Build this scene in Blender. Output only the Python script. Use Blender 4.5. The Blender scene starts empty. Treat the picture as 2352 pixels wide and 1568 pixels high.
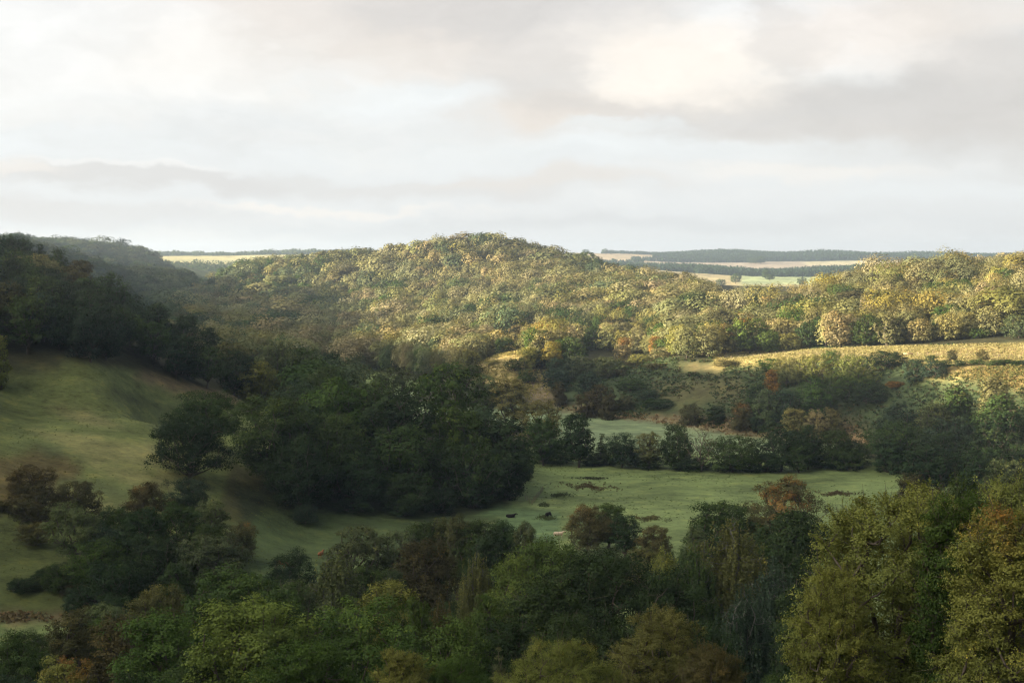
import bpy, math, random
import numpy as np
R = math.radians
sc = bpy.context.scene
C = sc.collection
F, HZ, CAMZ = 3266.0, 590.0, 60.0          # focal length and horizon row for a 2352 x 1568 view
PITCH = math.atan((HZ - 784.0) / -F)
# ------------------------------------------------------------------ camera
cd = bpy.data.cameras.new('camera'); cam = bpy.data.objects.new('camera', cd); C.objects.link(cam)
cam.location = (0, 0, CAMZ); cam.rotation_euler = (math.pi/2 - PITCH, 0, 0)
cd.sensor_width = 36.0; cd.lens = 36.0 * F / 2352.0; cd.clip_start = 0.5; cd.clip_end = 30000
sc.camera = cam
# ------------------------------------------------------------------ exposure / render
sc.view_settings.view_transform = 'Standard'; sc.view_settings.look = 'None'
sc.view_settings.exposure = 2.25; sc.view_settings.gamma = 1.0; sc.view_settings.use_curve_mapping = False
sc.render.engine = 'CYCLES'
cy = sc.cycles
cy.max_bounces = 4; cy.diffuse_bounces = 1; cy.glossy_bounces = 1; cy.transmission_bounces = 3
cy.volume_bounces = 0; cy.transparent_max_bounces = 4; cy.use_denoising = True; cy.filter_width = 1.25
cy.caustics_reflective = False; cy.caustics_refractive = False
# ------------------------------------------------------------------ sun
SUN_AZ, SUN_EL = R(-101), R(11)           # azimuth from +Y towards +X ; low morning sun from the left
sv = (math.cos(SUN_EL)*math.sin(SUN_AZ), math.cos(SUN_EL)*math.cos(SUN_AZ), math.sin(SUN_EL))
sd = bpy.data.lights.new('sun', 'SUN'); so = bpy.data.objects.new('sun', sd); C.objects.link(so)
sd.energy = 5.0; sd.angle = R(0.5); sd.color = (1.0, 0.84, 0.60)
from mathutils import Vector
so.rotation_euler = Vector(sv).to_track_quat('Z', 'Y').to_euler(); so.location = (-200, -50, 300)

def ray(u, v):
    a = (u - 1176.0)/F; b = (784.0 - v)/F
    dy = math.cos(PITCH) + b*math.sin(PITCH); dz = -math.sin(PITCH) + b*math.cos(PITCH)
    return a/dy, dz/dy
def pt(u, v, Y):
    x, z = ray(u, v); return x*Y, Y, CAMZ + z*Y

# ------------------------------------------------------------------ node helper
class NT:
    def __init__(s, tree): s.t = tree
    def n(s, typ, **kw):
        d = s.t.nodes.new(typ)
        for k, v in kw.items(): setattr(d, k, v)
        return d
    def put(s, sock, v):
        if isinstance(v, bpy.types.NodeSocket): s.t.links.new(v, sock)
        elif isinstance(v, (tuple, list)):
            sock.default_value = tuple(v) + ((1.0,) if len(v) == 3 and len(sock.default_value) == 4 else ())
        else: sock.default_value = v
    def m(s, op, a, b=0.0, c=None, clamp=False):
        d = s.n('ShaderNodeMath', operation=op, use_clamp=clamp); s.put(d.inputs[0], a); s.put(d.inputs[1], b)
        if c is not None: s.put(d.inputs[2], c)
        return d.outputs[0]
    def mix(s, f, a, b, blend='MIX'):
        d = s.n('ShaderNodeMix', data_type='RGBA', blend_type=blend)
        s.put(d.inputs['Factor'], f); s.put(d.inputs[6], a); s.put(d.inputs[7], b); return d.outputs[2]
    def noise(s, vec, scale, detail=3.0, rough=0.5, col=False):
        d = s.n('ShaderNodeTexNoise'); s.put(d.inputs['Vector'], vec); d.inputs['Scale'].default_value = scale
        d.inputs['Detail'].default_value = detail; d.inputs['Roughness'].default_value = rough
        return d.outputs['Color' if col else 'Fac']
    def ramp(s, f, stops):
        d = s.n('ShaderNodeValToRGB'); s.put(d.inputs[0], f); e = d.color_ramp.elements
        while len(e) < len(stops): e.new(0.5)
        for i, (p, c) in enumerate(stops): e[i].position = p; e[i].color = tuple(c) + (1.0,)
        return d.outputs[0]
    def vec(s, x, y, z):
        d = s.n('ShaderNodeCombineXYZ'); s.put(d.inputs[0], x); s.put(d.inputs[1], y); s.put(d.inputs[2], z); return d.outputs[0]
    def smooth(s, f, a, b):
        d = s.n('ShaderNodeMapRange', interpolation_type='SMOOTHSTEP'); s.put(d.inputs[0], f)
        s.put(d.inputs[1], a); s.put(d.inputs[2], b); return d.outputs[0]

# ------------------------------------------------------------------ world : veiled sky with soft cloud banks
W = bpy.data.worlds.new('World'); sc.world = W; W.use_nodes = True
W.node_tree.nodes.clear(); T = NT(W.node_tree)
sky = T.n('ShaderNodeTexSky', sky_type='NISHITA'); sky.sun_disc = False
sky.sun_elevation = SUN_EL; sky.sun_rotation = SUN_AZ; sky.air_density = 1.2; sky.dust_density = 2.0
geo = T.n('ShaderNodeTexCoord'); sep = T.n('ShaderNodeSeparateXYZ'); T.put(sep.inputs[0], geo.outputs['Generated'])
X, Y_, Z_ = sep.outputs
az = T.m('ARCTAN2', X, Y_); el = T.m('DIVIDE', Z_, T.m('SQRT', T.m('ADD', T.m('ADD', T.m('MULTIPLY', X, X), T.m('MULTIPLY', Y_, Y_)), 1e-4)))
el = T.m('MINIMUM', el, 3.0)
wn = T.noise(T.vec(T.m('MULTIPLY', az, 1.0), T.m('MULTIPLY', el, 2.2), 0.3), 7.0, 5.0, 0.55, col=True)
ws = T.n('ShaderNodeSeparateXYZ'); T.put(ws.inputs[0], wn)
waz = T.m('ADD', az, T.m('MULTIPLY', T.m('SUBTRACT', ws.outputs[0], 0.5), 0.13))
wel = T.m('ADD', el, T.m('MULTIPLY', T.m('SUBTRACT', ws.outputs[1], 0.5), 0.055))
wn2 = T.noise(T.vec(az, T.m('MULTIPLY', el, 1.7), 2.3), 26.0, 8.0, 0.62, col=True); ws2 = T.n('ShaderNodeSeparateXYZ'); T.put(ws2.inputs[0], wn2)
waz = T.m('ADD', waz, T.m('MULTIPLY', T.m('SUBTRACT', ws2.outputs[0], 0.5), 0.07)); wel = T.m('ADD', wel, T.m('MULTIPLY', T.m('SUBTRACT', ws2.outputs[1], 0.5), 0.022))
col = T.ramp(T.m('MULTIPLY', el, 4.0), [(0.0, (.79, .785, .77)), (0.10, (.76, .78, .79)), (0.35, (.80, .83, .85)), (0.62, (.83, .85, .86)), (1.0, (.88, .885, .88))])
st = T.noise(T.vec(T.m('MULTIPLY', waz, 2.5), T.m('MULTIPLY', wel, 16.0), 4.0), 1.6, 6.0, 0.55)
col = T.mix(T.m('MULTIPLY', T.smooth(st, 0.42, 0.75), 0.45), col, (.66, .65, .645))
st2 = T.noise(T.vec(T.m('MULTIPLY', waz, 5.0), T.m('MULTIPLY', wel, 22.0), 9.0), 1.3, 5.0, 0.6)
col = T.mix(T.m('MULTIPLY', T.smooth(st2, 0.5, 0.8), 0.5), col, (.90, .89, .87))
GREY, DGREY, TAN, CREAM, WHITE, BLUE = (.655, .625, .605), (.62, .60, .59), (.80, .725, .66), (.96, .89, .815), (.89, .88, .865), (.80, .835, .85)
CL = [ # u, v, ru, rv, amount, colour  (2352-wide view units, turned into directions)
 (150, 90, 520, 150, .85, WHITE), (620, 150, 330, 80, .35, CREAM), (60, 250, 300, 30, .5, WHITE),
 (820, 20, 380, 90, .75, TAN), (1150, 40, 420, 95, .9, GREY), (1010, 130, 330, 45, .55, TAN),
 (1900, 260, 760, 60, .55, GREY), (2330, 170, 330, 130, .95, GREY), (2180, 250, 420, 80, .8, DGREY), (1300, 235, 240, 60, .85, TAN),
 (1640, 225, 420, 45, .8, DGREY), (1560, 130, 260, 95, .97, CREAM), (1500, 200, 110, 50, .7, CREAM), (1790, 60, 60, 110, .75, GREY), (1980, 70, 240, 75, .95, (.88, .82, .77)),
 (2260, 20, 160, 60, .5, TAN), (1240, 150, 130, 70, .6, GREY), (1700, 290, 380, 22, .5, GREY), (1430, 290, 170, 14, .6, BLUE),
 (900, 215, 260, 26, .4, BLUE), (1500, 330, 600, 30, .4, BLUE), (1850, 385, 300, 22, .35, CREAM),
 (300, 412, 330, 26, .85, (.665, .66, .66)), (560, 438, 180, 14, .6, (.665, .66, .66)), (60, 400, 120, 12, .4, CREAM), (240, 384, 220, 7, .5, WHITE), (1050, 425, 420, 30, .4, GREY), (1300, 415, 250, 18, .35, TAN),
 (150, 490, 420, 20, .35, GREY), (750, 475, 300, 8, .5, CREAM), (2150, 440, 300, 20, .5, BLUE), (1200, 520, 900, 22, .35, (.64, .65, .66)), (300, 545, 500, 20, .5, (.84, .82, .79))]
for (u, v, ru, rv, am, cc) in CL:
    a, e = ray(u, v); A = math.atan(a); E = e/math.sqrt(1+a*a)
    dx = T.m('DIVIDE', T.m('SUBTRACT', waz, A), ru/F); dy = T.m('DIVIDE', T.m('SUBTRACT', wel, E), rv/F)
    g = T.m('EXPONENT', T.m('MULTIPLY', T.m('ADD', T.m('MULTIPLY', dx, dx), T.m('MULTIPLY', dy, dy)), -0.9))
    g = T.m('MULTIPLY', T.smooth(g, 0.05, 0.85), am)
    col = T.mix(g, col, cc)
# unseen sky overhead and behind the viewer, darkened to deepen the shade
bil = T.noise(T.vec(T.m('MULTIPLY', waz, 1.0), T.m('MULTIPLY', wel, 2.4), 7.7), 14.0, 8.0, 0.6)
bk = T.m('ADD', T.m('MULTIPLY', T.m('SUBTRACT', bil, 0.5), T.m('MULTIPLY', T.smooth(el, 0.02, 0.12), 0.34)), 1.0)
col = T.mix(1.0, col, T.vec(bk, bk, bk), 'MULTIPLY')
ov = T.smooth(el, 0.30, 0.75)
col = T.mix(ov, col, (.36, .39, .42))
bh_ = T.m('MULTIPLY', T.smooth(T.m('ADD', T.m('MULTIPLY', Y_, -1.0), T.m('MULTIPLY', T.m('MAXIMUM', X, 0.0), 0.45)), 0.25, 0.75), T.m('SUBTRACT', 1.0, T.smooth(Z_, 0.55, 0.9)))
col = T.mix(bh_, col, (.13, .14, .15))
col = T.mix(T.smooth(T.m('MULTIPLY', Z_, -1.0), 0.0, 0.02), col, (.06, .07, .05))
# added soft key: bright sky patch, unseen behind left, lighting the shaded trees
sx_, sy_, sz_ = math.cos(.66)*math.sin(R(-122)), math.cos(.66)*math.cos(R(-122)), math.sin(.66)
dt = T.m('ADD', T.m('ADD', T.m('MULTIPLY', X, sx_), T.m('MULTIPLY', Y_, sy_)), T.m('MULTIPLY', Z_, sz_))
gl_ = T.smooth(dt, 0.80, 0.97)
col = T.mix(T.m('MULTIPLY', gl_, T.smooth(Z_, -0.02, 0.05)), col, (5.6, 5.25, 4.4))
for nd in W.node_tree.nodes:
    if nd.bl_idname == 'ShaderNodeMix': nd.clamp_result = False
bright = T.mix(1.0, col, (2.28, 2.28, 2.28), 'MULTIPLY')
for nd in W.node_tree.nodes:
    if nd.bl_idname == 'ShaderNodeMix': nd.clamp_result = False
fin = T.mix(0.96, sky.outputs[0], bright)
bg = T.n('ShaderNodeBackground'); T.put(bg.inputs[0], fin); bg.inputs[1].default_value = 0.1
wo = T.n('ShaderNodeOutputWorld'); T.put(wo.inputs[0], bg.outputs[0])

# ------------------------------------------------------------------ terrain
P = []   # x, y, z control points
def c(u, v, Y, h=0.0): x, y, z = pt(u, v, Y); P.append((x, y, z - h))
def q(*a): P.append(a)
def g(u, v, z=0.0): x, s = ray(u, v); Y = (z - CAMZ)/s; P.append((x*Y, Y, z))
for a in [(0,0,58.3),(0,20,53),(-20,3,58),(20,3,58.5),(0,60,38),(40,60,38),(-40,60,36),(60,90,32),(25,75,33),(0,100,24),(-60,100,22),(80,130,20),(-60,140,10),(0,150,9),(40,170,5),
          (60,170,7),(0,200,1.5),(-60,200,1),(30,210,1),(80,230,2),(150,150,28),(150,250,10),(220,60,55),(-150,45,60),(-220,50,88),(-200,0,86),(-130,120,24),(-110,180,3),
          (0,-60,68),(100,-60,72),(-100,-60,70),(300,-200,80),(-300,-200,80),(0,-500,90),(0,-3000,90),(3000,-2000,90),(-3000,-2000,90),(0,-6500,90),(400,200,60),(350,400,45),(500,600,60),
          (-200,400,63),(-235,350,72),(-250,450,68),(-264,525,57),(-275,590,46),(-250,290,67),(-200,250,60),(-180,150,50),(-300,400,84),(-400,250,88),(-500,600,76),(-400,0,75),(-349,659,58),(-420,762,67),(-452,830,78),(-426,1013,78),(-478,1138,90),(-600,1350,85),(-260,850,16),(-600,1100,70),(-900,700,85),(-1500,1500,85),
          (-33,390,14),(-60,372,13),(-14,392,7),(14,396,.3),(22,380,.2),(18,412,.3),(-85,350,11),(-30,460,6),(-80,430,13),(12,335,0),(-10,330,0),(900,1000,60),(1500,1500,60),
          (0,6500,40),(3000,6000,50),(-3000,6000,50),(5000,3000,70),(-5000,3000,80),(0,2000,12),(150,1600,14),(-300,1800,20),(500,1500,20),(800,2200,25)]: q(*a)
for a in [(50,1450,.5),(0,1520,.5),(150,1500,.6),(700,1290,1),(1265,1078,.3),(1245,1110,.3),(1235,1145,.3),(1225,1085,1.5),(1300,1200),(1300,1100),(2000,1100),(1600,1200),(1600,1120),(2000,1180),(1300,965),(1640,1002),(1270,948),(1450,985),
          (790,832),(820,870,.5),(1000,900,.5),(2230,1095),(68,1293,6.2),(150,1405,2),(2300,1120,1),(1220,1065),(1900,1040),(1500,1040,0),(700,1240,.5),(900,1230,0)]: g(*a)
for a in [(0,870,340),(200,845,350),(300,900,365),(300,960,345),(120,920,338),(420,880,400),(560,918,430),(0,960,320),(0,1060,292),(200,1000,315),(400,1000,338),(300,1130,288),(500,1130,300),(520,1040,330),(0,1150,272),(100,1230,262),
          (400,1230,270),(560,1210,285),(620,1150,310),(600,1250,280),(0,545,430,16),(100,570,440,15),(200,620,440,14),(300,690,450,14),(400,730,460,14),(500,780,470,13),(700,800,520,14),(770,850,540,13),(715,915,510),
          (-150,545,1700,12),(0,548,1700,12),(100,550,1750,12),(200,555,1800,12),(270,564,1850,12),(350,592,1750,12),(430,640,1600,12),(445,660,1550,12),(390,700,1420,12),(200,640,1500,12),(300,640,1550,12),(330,690,1400,12),(500,660,1750,5),
          (470,635,2300,8),(560,612,2600),(400,590,3200),(700,585,3400),(450,580,3700,15),(800,575,3800,15),(650,600,2900),(900,600,2600,0),
          (1100,550,1150,12),(1000,553,1150,12),(950,570,1170,12),(820,578,1200,12),(700,592,1230,12),(560,600,1250,12),(480,640,1200,12),(450,650,1180,12),(400,700,1120,12),(550,700,1080,12),
          (750,700,1020,12),(750,640,1130,12),(900,640,1080,12),(900,700,960,12),(800,760,870,12),(1000,740,850,11),(1100,640,1020,12),(1100,700,900,12),(1200,700,860,12),(1200,580,1130,12),(1300,600,1100,12),
          (1400,615,1080,12),(1500,632,1060,12),(1620,645,1000,12),(1300,660,900,12),(1450,645,920,12),(1640,668,880,12),(1300,720,760,12),(1500,720,720,12),(1500,680,800,12),(1250,780,660,11),(1400,770,640,11),
          (1550,780,560,8),(1100,790,700,10),(1150,810,640),(1100,860,600),(1200,805,640),(1700,660,860,12),(1830,655,820,12),(1900,630,800,12),(2060,597,780,12),(2200,590,760,12),(2352,585,720,12),
          (1700,720,680,12),(1900,700,650,12),(2100,680,640,12),(2300,660,620,12),(1650,812,580),(1800,808,555),(2000,800,530),(2200,797,510),(2352,800,500),(1650,832,550),(1800,820,530),(2150,824,485),(2352,830,465),
          (1620,850,540),(1800,880,505),(1650,900,520),(1500,900,545),(1500,945,525),(1650,950,505),(1350,900,560),(1300,870,590),(1800,945,480),(1700,950,490),(2000,925,465),(2200,860,450),(2100,900,455),(2352,865,435),(2200,940,430),(1950,850,495),
          (2000,985,455),(1900,1000,465),(1700,985,485),(1225,912,560),(1215,890,575),(1650,648,2200),(1850,646,2200),(1700,640,2650),(1700,612,3150,16),(2000,612,3150,16),(1700,606,3800),(1700,600,4200),(2000,598,4200),(1500,604,3900),(1420,587,4300),
          (1700,573,5000,18),(2000,576,5000,18),(2300,585,5000,18),(1400,582,5200,5),(1100,580,5000,0),(2352,600,2500,0),(1300,600,2500,0),(1200,760,730,11)]: c(*a)
for (x, y, z) in [(120,400,2.5),(135,392,3),(150,380,4),(110,350,1),(140,340,2),(160,330,6),(190,400,14),(220,380,22)]: q(x, y, z)
P = np.array(P, float)
def emb(x, y):
    ph = np.arctan2(x, y); L = np.log(np.hypot(x, y) + 12.0)
    return np.stack([np.cos(ph), np.sin(ph), L], -1)
EC = emb(P[:, 0], P[:, 1])
def kern(a, b):
    d2 = ((a[:, None, :] - b[None])**2).sum(-1); return np.sqrt(d2 + 0.035**2)
n = len(P); A = np.zeros((n+4, n+4)); A[:n, :n] = kern(EC, EC); A[np.arange(n), np.arange(n)] += -0.0006
A[:n, n] = 1; A[:n, n+1:] = EC; A[n, :n] = 1; A[n+1:, :n] = EC.T
WT = np.linalg.solve(A + 0, np.concatenate([P[:, 2], np.zeros(4)]))
_rs = np.random.RandomState(5)
_wv = [(_rs.uniform(-1, 1)*k, _rs.uniform(-1, 1)*k, _rs.uniform(0, 6.28), a) for k, a in [(.02, .5)]*3 + [(.06, .28)]*4 + [(.16, .12)]*4 + [(.35, .05)]*4]
def ground_z(x, y):
    x = np.atleast_1d(np.asarray(x, float)); y = np.atleast_1d(np.asarray(y, float)); out = np.empty(x.shape)
    for i in range(0, len(x), 20000):
        e = emb(x[i:i+20000], y[i:i+20000]); out[i:i+20000] = kern(e, EC) @ WT[:n] + WT[n] + e @ WT[n+1:]
    b = sum(a*np.sin(kx*x + ky*y + p) for kx, ky, p, a in _wv)
    flat = np.clip((out - 0.6)/4.0, 0.12, 1.0)
    out = np.where(out < 0.0, out*0.15, out)
    return out + b*flat*np.clip(np.hypot(x, y)/150, 0.1, 1)
def gz(x, y): return float(ground_z([x], [y])[0])

def project(x, y, z):
    dz = z - CAMZ; f = y*math.cos(PITCH) - dz*math.sin(PITCH); up = y*math.sin(PITCH) + dz*math.cos(PITCH)
    f = np.where(f < 1, 1, f); return 1176 + F*x/f, 784 - F*up/f
def inpoly(u, v, poly):
    r = np.zeros(u.shape, bool); m = len(poly)
    for i in range(m):
        x1, y1 = poly[i]; x2, y2 = poly[(i+1) % m]
        if y1 == y2: continue
        r ^= ((y1 > v) != (y2 > v)) & (u < (x2-x1)*(v-y1)/(y2-y1) + x1)
    return r

MATS = {}
def principled(name, color, rough=0.8, **kw):
    m = bpy.data.materials.new(name); m.use_nodes = True; t = NT(m.node_tree); b = m.node_tree.nodes['Principled BSDF']
    b.inputs['Specular IOR Level'].default_value = 0.15
    b.inputs['Roughness'].default_value = rough
    no = t.noise(t.n('ShaderNodeTexCoord').outputs['Object'], kw.get('scale', 4.0), 4.0)
    t.put(b.inputs['Base Color'], t.mix(no, tuple(x*0.7 for x in color), tuple(min(1, x*1.3) for x in color)))
    MATS[name] = m; return m
def ground_material():
    m = bpy.data.materials.new('ground_cover'); m.use_nodes = True; t = NT(m.node_tree); b = m.node_tree.nodes['Principled BSDF']
    b.inputs['Roughness'].default_value = 0.9; b.inputs['Specular IOR Level'].default_value = 0.1
    at = t.n('ShaderNodeAttribute', attribute_name='cover'); pos = t.n('ShaderNodeNewGeometry').outputs['Position']
    n1 = t.noise(pos, 0.035, 5.0, 0.6); pa = t.n('ShaderNodeVectorMath', operation='MULTIPLY'); t.put(pa.inputs[0], pos); pa.inputs[1].default_value = (.6, 1.0, 1.6); pos2 = pa.outputs[0]
    n2 = t.noise(pos2, 0.22, 6.0, 0.7); n3 = t.noise(pos2, 0.9, 5.0, 0.8)
    st = t.noise(t.n('ShaderNodeVectorMath', operation='MULTIPLY').outputs[0], 1.0)
    f = t.m('ADD', t.m('MULTIPLY', n1, 0.9), t.m('ADD', t.m('MULTIPLY', n2, 0.8), t.m('MULTIPLY', n3, 0.7)))
    k = t.m('MAXIMUM', t.m('ADD', t.m('MULTIPLY', t.m('SUBTRACT', f, 1.2), 2.2), 1.0), 0.35)
    c1 = t.mix(1.0, at.outputs['Color'], t.vec(k, k, k), 'MULTIPLY')
    dry = t.smooth(n2, 0.52, 0.72); c2 = t.mix(t.m('MULTIPLY', dry, 0.45), c1, t.mix(1.0, c1, (1.5, 1.15, .85), 'MULTIPLY'))
    tf = t.smooth(n3, 0.56, 0.68); c3 = t.mix(t.m('MULTIPLY', tf, 0.75), c2, t.mix(1.0, c2, (.42, .5, .42), 'MULTIPLY'))
    for nd in m.node_tree.nodes:
        if nd.bl_idname == 'ShaderNodeMix': nd.clamp_result = False
    t.put(b.inputs['Base Color'], c3)
    bp = t.n('ShaderNodeBump'); bp.inputs['Strength'].default_value = 0.8; bp.inputs['Distance'].default_value = 0.35
    t.put(bp.inputs['Height'], t.m('ADD', n2, n3)); t.put(b.inputs['Normal'], bp.outputs[0])
    return m
GM = ground_material()

def mesh_obj(name, V, Q, mats, parent=None, fattr=None, fcol=None, midx=None, smooth=False, pcol=None):
    me = bpy.data.meshes.new(name); V = np.asarray(V, np.float32); Q = np.asarray(Q, np.int32); k = Q.shape[1]
    me.vertices.add(len(V)); me.vertices.foreach_set('co', V.ravel())
    me.loops.add(Q.size); me.loops.foreach_set('vertex_index', Q.ravel())
    me.polygons.add(len(Q)); me.polygons.foreach_set('loop_start', np.arange(0, Q.size, k, dtype=np.int32))
    if midx is not None: me.polygons.foreach_set('material_index', np.asarray(midx, np.int32))
    for m in mats: me.materials.append(m)
    if fattr is not None:
        for nm, a in fattr.items():
            at = me.attributes.new(nm, 'FLOAT', 'FACE'); at.data.foreach_set('value', np.asarray(a, np.float32))
    if fcol is not None:
        at = me.attributes.new('tint', 'FLOAT_COLOR', 'FACE'); at.data.foreach_set('color', np.concatenate([fcol, np.ones((len(fcol), 1))], 1).astype(np.float32).ravel())
    if pcol is not None:
        at = me.attributes.new('cover', 'FLOAT_COLOR', 'POINT'); at.data.foreach_set('color', np.concatenate([pcol, np.ones((len(pcol), 1))], 1).astype(np.float32).ravel())
    me.update(calc_edges=True)
    if smooth: me.polygons.foreach_set('use_smooth', np.ones(len(Q), bool))
    if name is None: return me
    o = bpy.data.objects.new(name, me); C.objects.link(o); o.parent = parent
    return o
def tag(o, label=None, cat=None, group=None, kind=None):
    if label: o['label'] = label
    if cat: o['category'] = cat
    if group: o['group'] = group
    if kind: o['kind'] = kind
    return o

# ---- polar sheet
phi = np.unique(np.concatenate([np.radians(np.linspace(-23, 23, 400)), np.radians(np.arange(-180, -23, 1.5)), np.radians(np.arange(23.5, 180, 1.5))]))
phi = phi[(phi > -math.pi - 1e-6) & (phi < math.pi - 1e-4)]
rr = np.concatenate([[.05, .8, 2.0, 3.0], np.exp(np.linspace(math.log(4), math.log(150), 60))[:-1], np.exp(np.linspace(math.log(150), math.log(1500), 300))[:-1], np.exp(np.linspace(math.log(1500), math.log(7000), 110))])
PH, RR = np.meshgrid(phi, rr); GX = (RR*np.sin(PH)).ravel(); GY = (RR*np.cos(PH)).ravel()
GZ = ground_z(GX, GY)
nr, nphi = len(rr), len(phi)
idx = np.arange(nr*nphi).reshape(nr, nphi); nx = np.roll(idx, -1, 1)
Q = np.stack([idx[:-1].ravel(), nx[:-1].ravel(), nx[1:].ravel(), idx[1:].ravel()], -1)
U, Vv = project(GX, GY, GZ)
col = np.empty((len(GX), 3)); WOODF = (.045, .045, .022); col[:] = WOODF
MEADOW, PAST, DRY, BRK, REED, PATHC = (.142, .182, .068), (.124, .145, .050), (.34, .26, .11), (.050, .068, .030), (.21, .15, .085), (.19, .15, .095)
def paint(poly, y0, y1, cc, zmax=1e9):
    m = (GY > y0) & (GY < y1) & (GZ < zmax) & inpoly(U, Vv, poly); col[m] = cc
RINF = [(-9999, -9999), (9999, -9999), (9999, 9999), (-9999, 9999)]
m = (GY > -50) & (GY < 9000) & (RR.ravel() > 1600); col[m] = (.11, .13, .06)
paint(RINF, 200, 640, MEADOW, 1.6); paint(RINF, 640, 900, MEADOW, 2.2)
paint(RINF, 432, 640, (.19, .24, .125), 1.6)
LS = [(-600, 860), (0, 868), (200, 835), (330, 850), (430, 880), (560, 915), (720, 900), (720, 960), (640, 1000), (700, 1160), (640, 1400), (-600, 1420)]
paint(LS, 180, 540, PAST)
paint([(-50, 1210), (60, 1150), (200, 1080), (120, 1030), (-50, 1060)], 200, 420, (.12, .098, .040))
paint([(180, 900), (260, 885), (420, 940), (390, 960), (260, 925)], 200, 460, (.082, .098, .040))
paint([(330, 850), (560, 915), (540, 935), (400, 900), (300, 870)], 200, 460, (.15, .115, .06))
paint([(500, 1240), (760, 1200), (760, 1400), (500, 1400)], 150, 330, (.085, .12, .045))
paint([(530, 1060), (700, 1110), (720, 1230), (600, 1240), (500, 1180)], 200, 400, (.075, .075, .03))
paint([(-50, 1240), (350, 1240), (350, 1412), (-50, 1412)], 180, 270, (.075, .09, .03))
paint([(-50, 1412), (170, 1412), (170, 1428), (-50, 1428)], 180, 270, (.17, .12, .075))
ESC = [(1290, 800), (1600, 826), (1800, 800), (2700, 780), (2700, 980), (2000, 1010), (1640, 985), (1470, 962), (1290, 940)]
paint(ESC, 380, 640, BRK)
paint([(1560, 835), (1660, 842), (1655, 852), (1570, 848)], 430, 580, (.22, .17, .08))
paint([(1500, 880), (1700, 860), (1720, 920), (1500, 930)], 430, 560, (.085, .08, .035))
TER = [(1640, 845), (1640, 812), (1800, 806), (2000, 795), (2700, 785), (2700, 845), (2352, 868), (2160, 866), (2080, 835), (1960, 826), (1850, 826), (1760, 840), (1700, 838)]
paint(TER, 380, 600, (.36, .30, .12))
paint([(2100, 800), (2700, 795), (2700, 832), (2150, 828)], 400, 600, (.38, .27, .13))
paint([(2080, 838), (2700, 836), (2700, 885), (2330, 890), (2200, 862), (2100, 865)], 380, 470, (.19, .145, .058))
paint([(2080, 870), (2095, 868), (2160, 935), (2140, 940)], 380, 470, (.08, .11, .04))
paint([(1080, 850), (1120, 808), (1300, 795), (1240, 820), (1180, 850), (1180, 880), (1100, 880)], 520, 720, (.36, .28, .11))
paint([(1205, 870), (1260, 868), (1262, 905), (1300, 925), (1300, 938), (1210, 920)], 480, 640, PATHC)
paint([(1270, 928), (1470, 955), (1690, 962), (1910, 965), (1990, 990), (2000, 1030), (1860, 1010), (1700, 1000), (1500, 968), (1330, 952), (1270, 940)], 400, 620, REED)
paint([(540,1120),(1180,1120),(1195,1160),(1110,1185),(960,1215),(780,1238),(640,1245),(560,1200)], 250, 400, (.040,.050,.021))  # woodland floor under the clump, with the trees' shade painted in
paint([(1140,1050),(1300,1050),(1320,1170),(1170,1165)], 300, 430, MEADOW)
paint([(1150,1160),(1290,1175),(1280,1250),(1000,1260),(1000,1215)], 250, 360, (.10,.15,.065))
paint([(600,1170),(1150,1185),(1120,1250),(780,1300),(560,1290),(560,1220)], 240, 340, (.060,.082,.032))  # meadow colour darkened here as painted shade in front of the clump
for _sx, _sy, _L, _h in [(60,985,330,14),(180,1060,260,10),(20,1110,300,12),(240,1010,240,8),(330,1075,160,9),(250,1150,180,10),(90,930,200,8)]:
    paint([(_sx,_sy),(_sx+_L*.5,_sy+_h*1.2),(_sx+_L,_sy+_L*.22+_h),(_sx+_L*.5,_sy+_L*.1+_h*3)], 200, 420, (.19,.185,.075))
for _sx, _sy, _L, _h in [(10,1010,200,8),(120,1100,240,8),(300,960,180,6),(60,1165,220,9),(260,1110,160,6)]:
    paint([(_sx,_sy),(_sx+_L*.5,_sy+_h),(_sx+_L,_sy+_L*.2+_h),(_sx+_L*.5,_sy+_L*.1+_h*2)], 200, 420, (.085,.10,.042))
def band(u0, u1, y0, y1, cc):
    a, b = (u0-1176)/F, (u1-1176)/F; t = GX/np.maximum(GY, 1); col[(GY > y0) & (GY < y1) & (t > a) & (t < b)] = cc
band(330, 1000, 2680, 3450, (.40, .36, .17)); band(330, 800, 2850, 2950, (.30, .30, .15)); band(1290, 2352, 2050, 2640, (.36, .30, .16)); band(1700, 2000, 2120, 2640, (.30, .35, .18))
band(1480, 2100, 3300, 4150, (.30, .25, .19)); band(1850, 2150, 3700, 4150, (.40, .36, .22)); band(1290, 1500, 3900, 4800, (.34, .27, .17))
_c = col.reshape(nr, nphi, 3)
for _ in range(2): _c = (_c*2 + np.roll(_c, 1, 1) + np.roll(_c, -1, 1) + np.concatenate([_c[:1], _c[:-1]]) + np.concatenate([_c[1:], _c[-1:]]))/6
col = _c.reshape(-1, 3)
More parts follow.
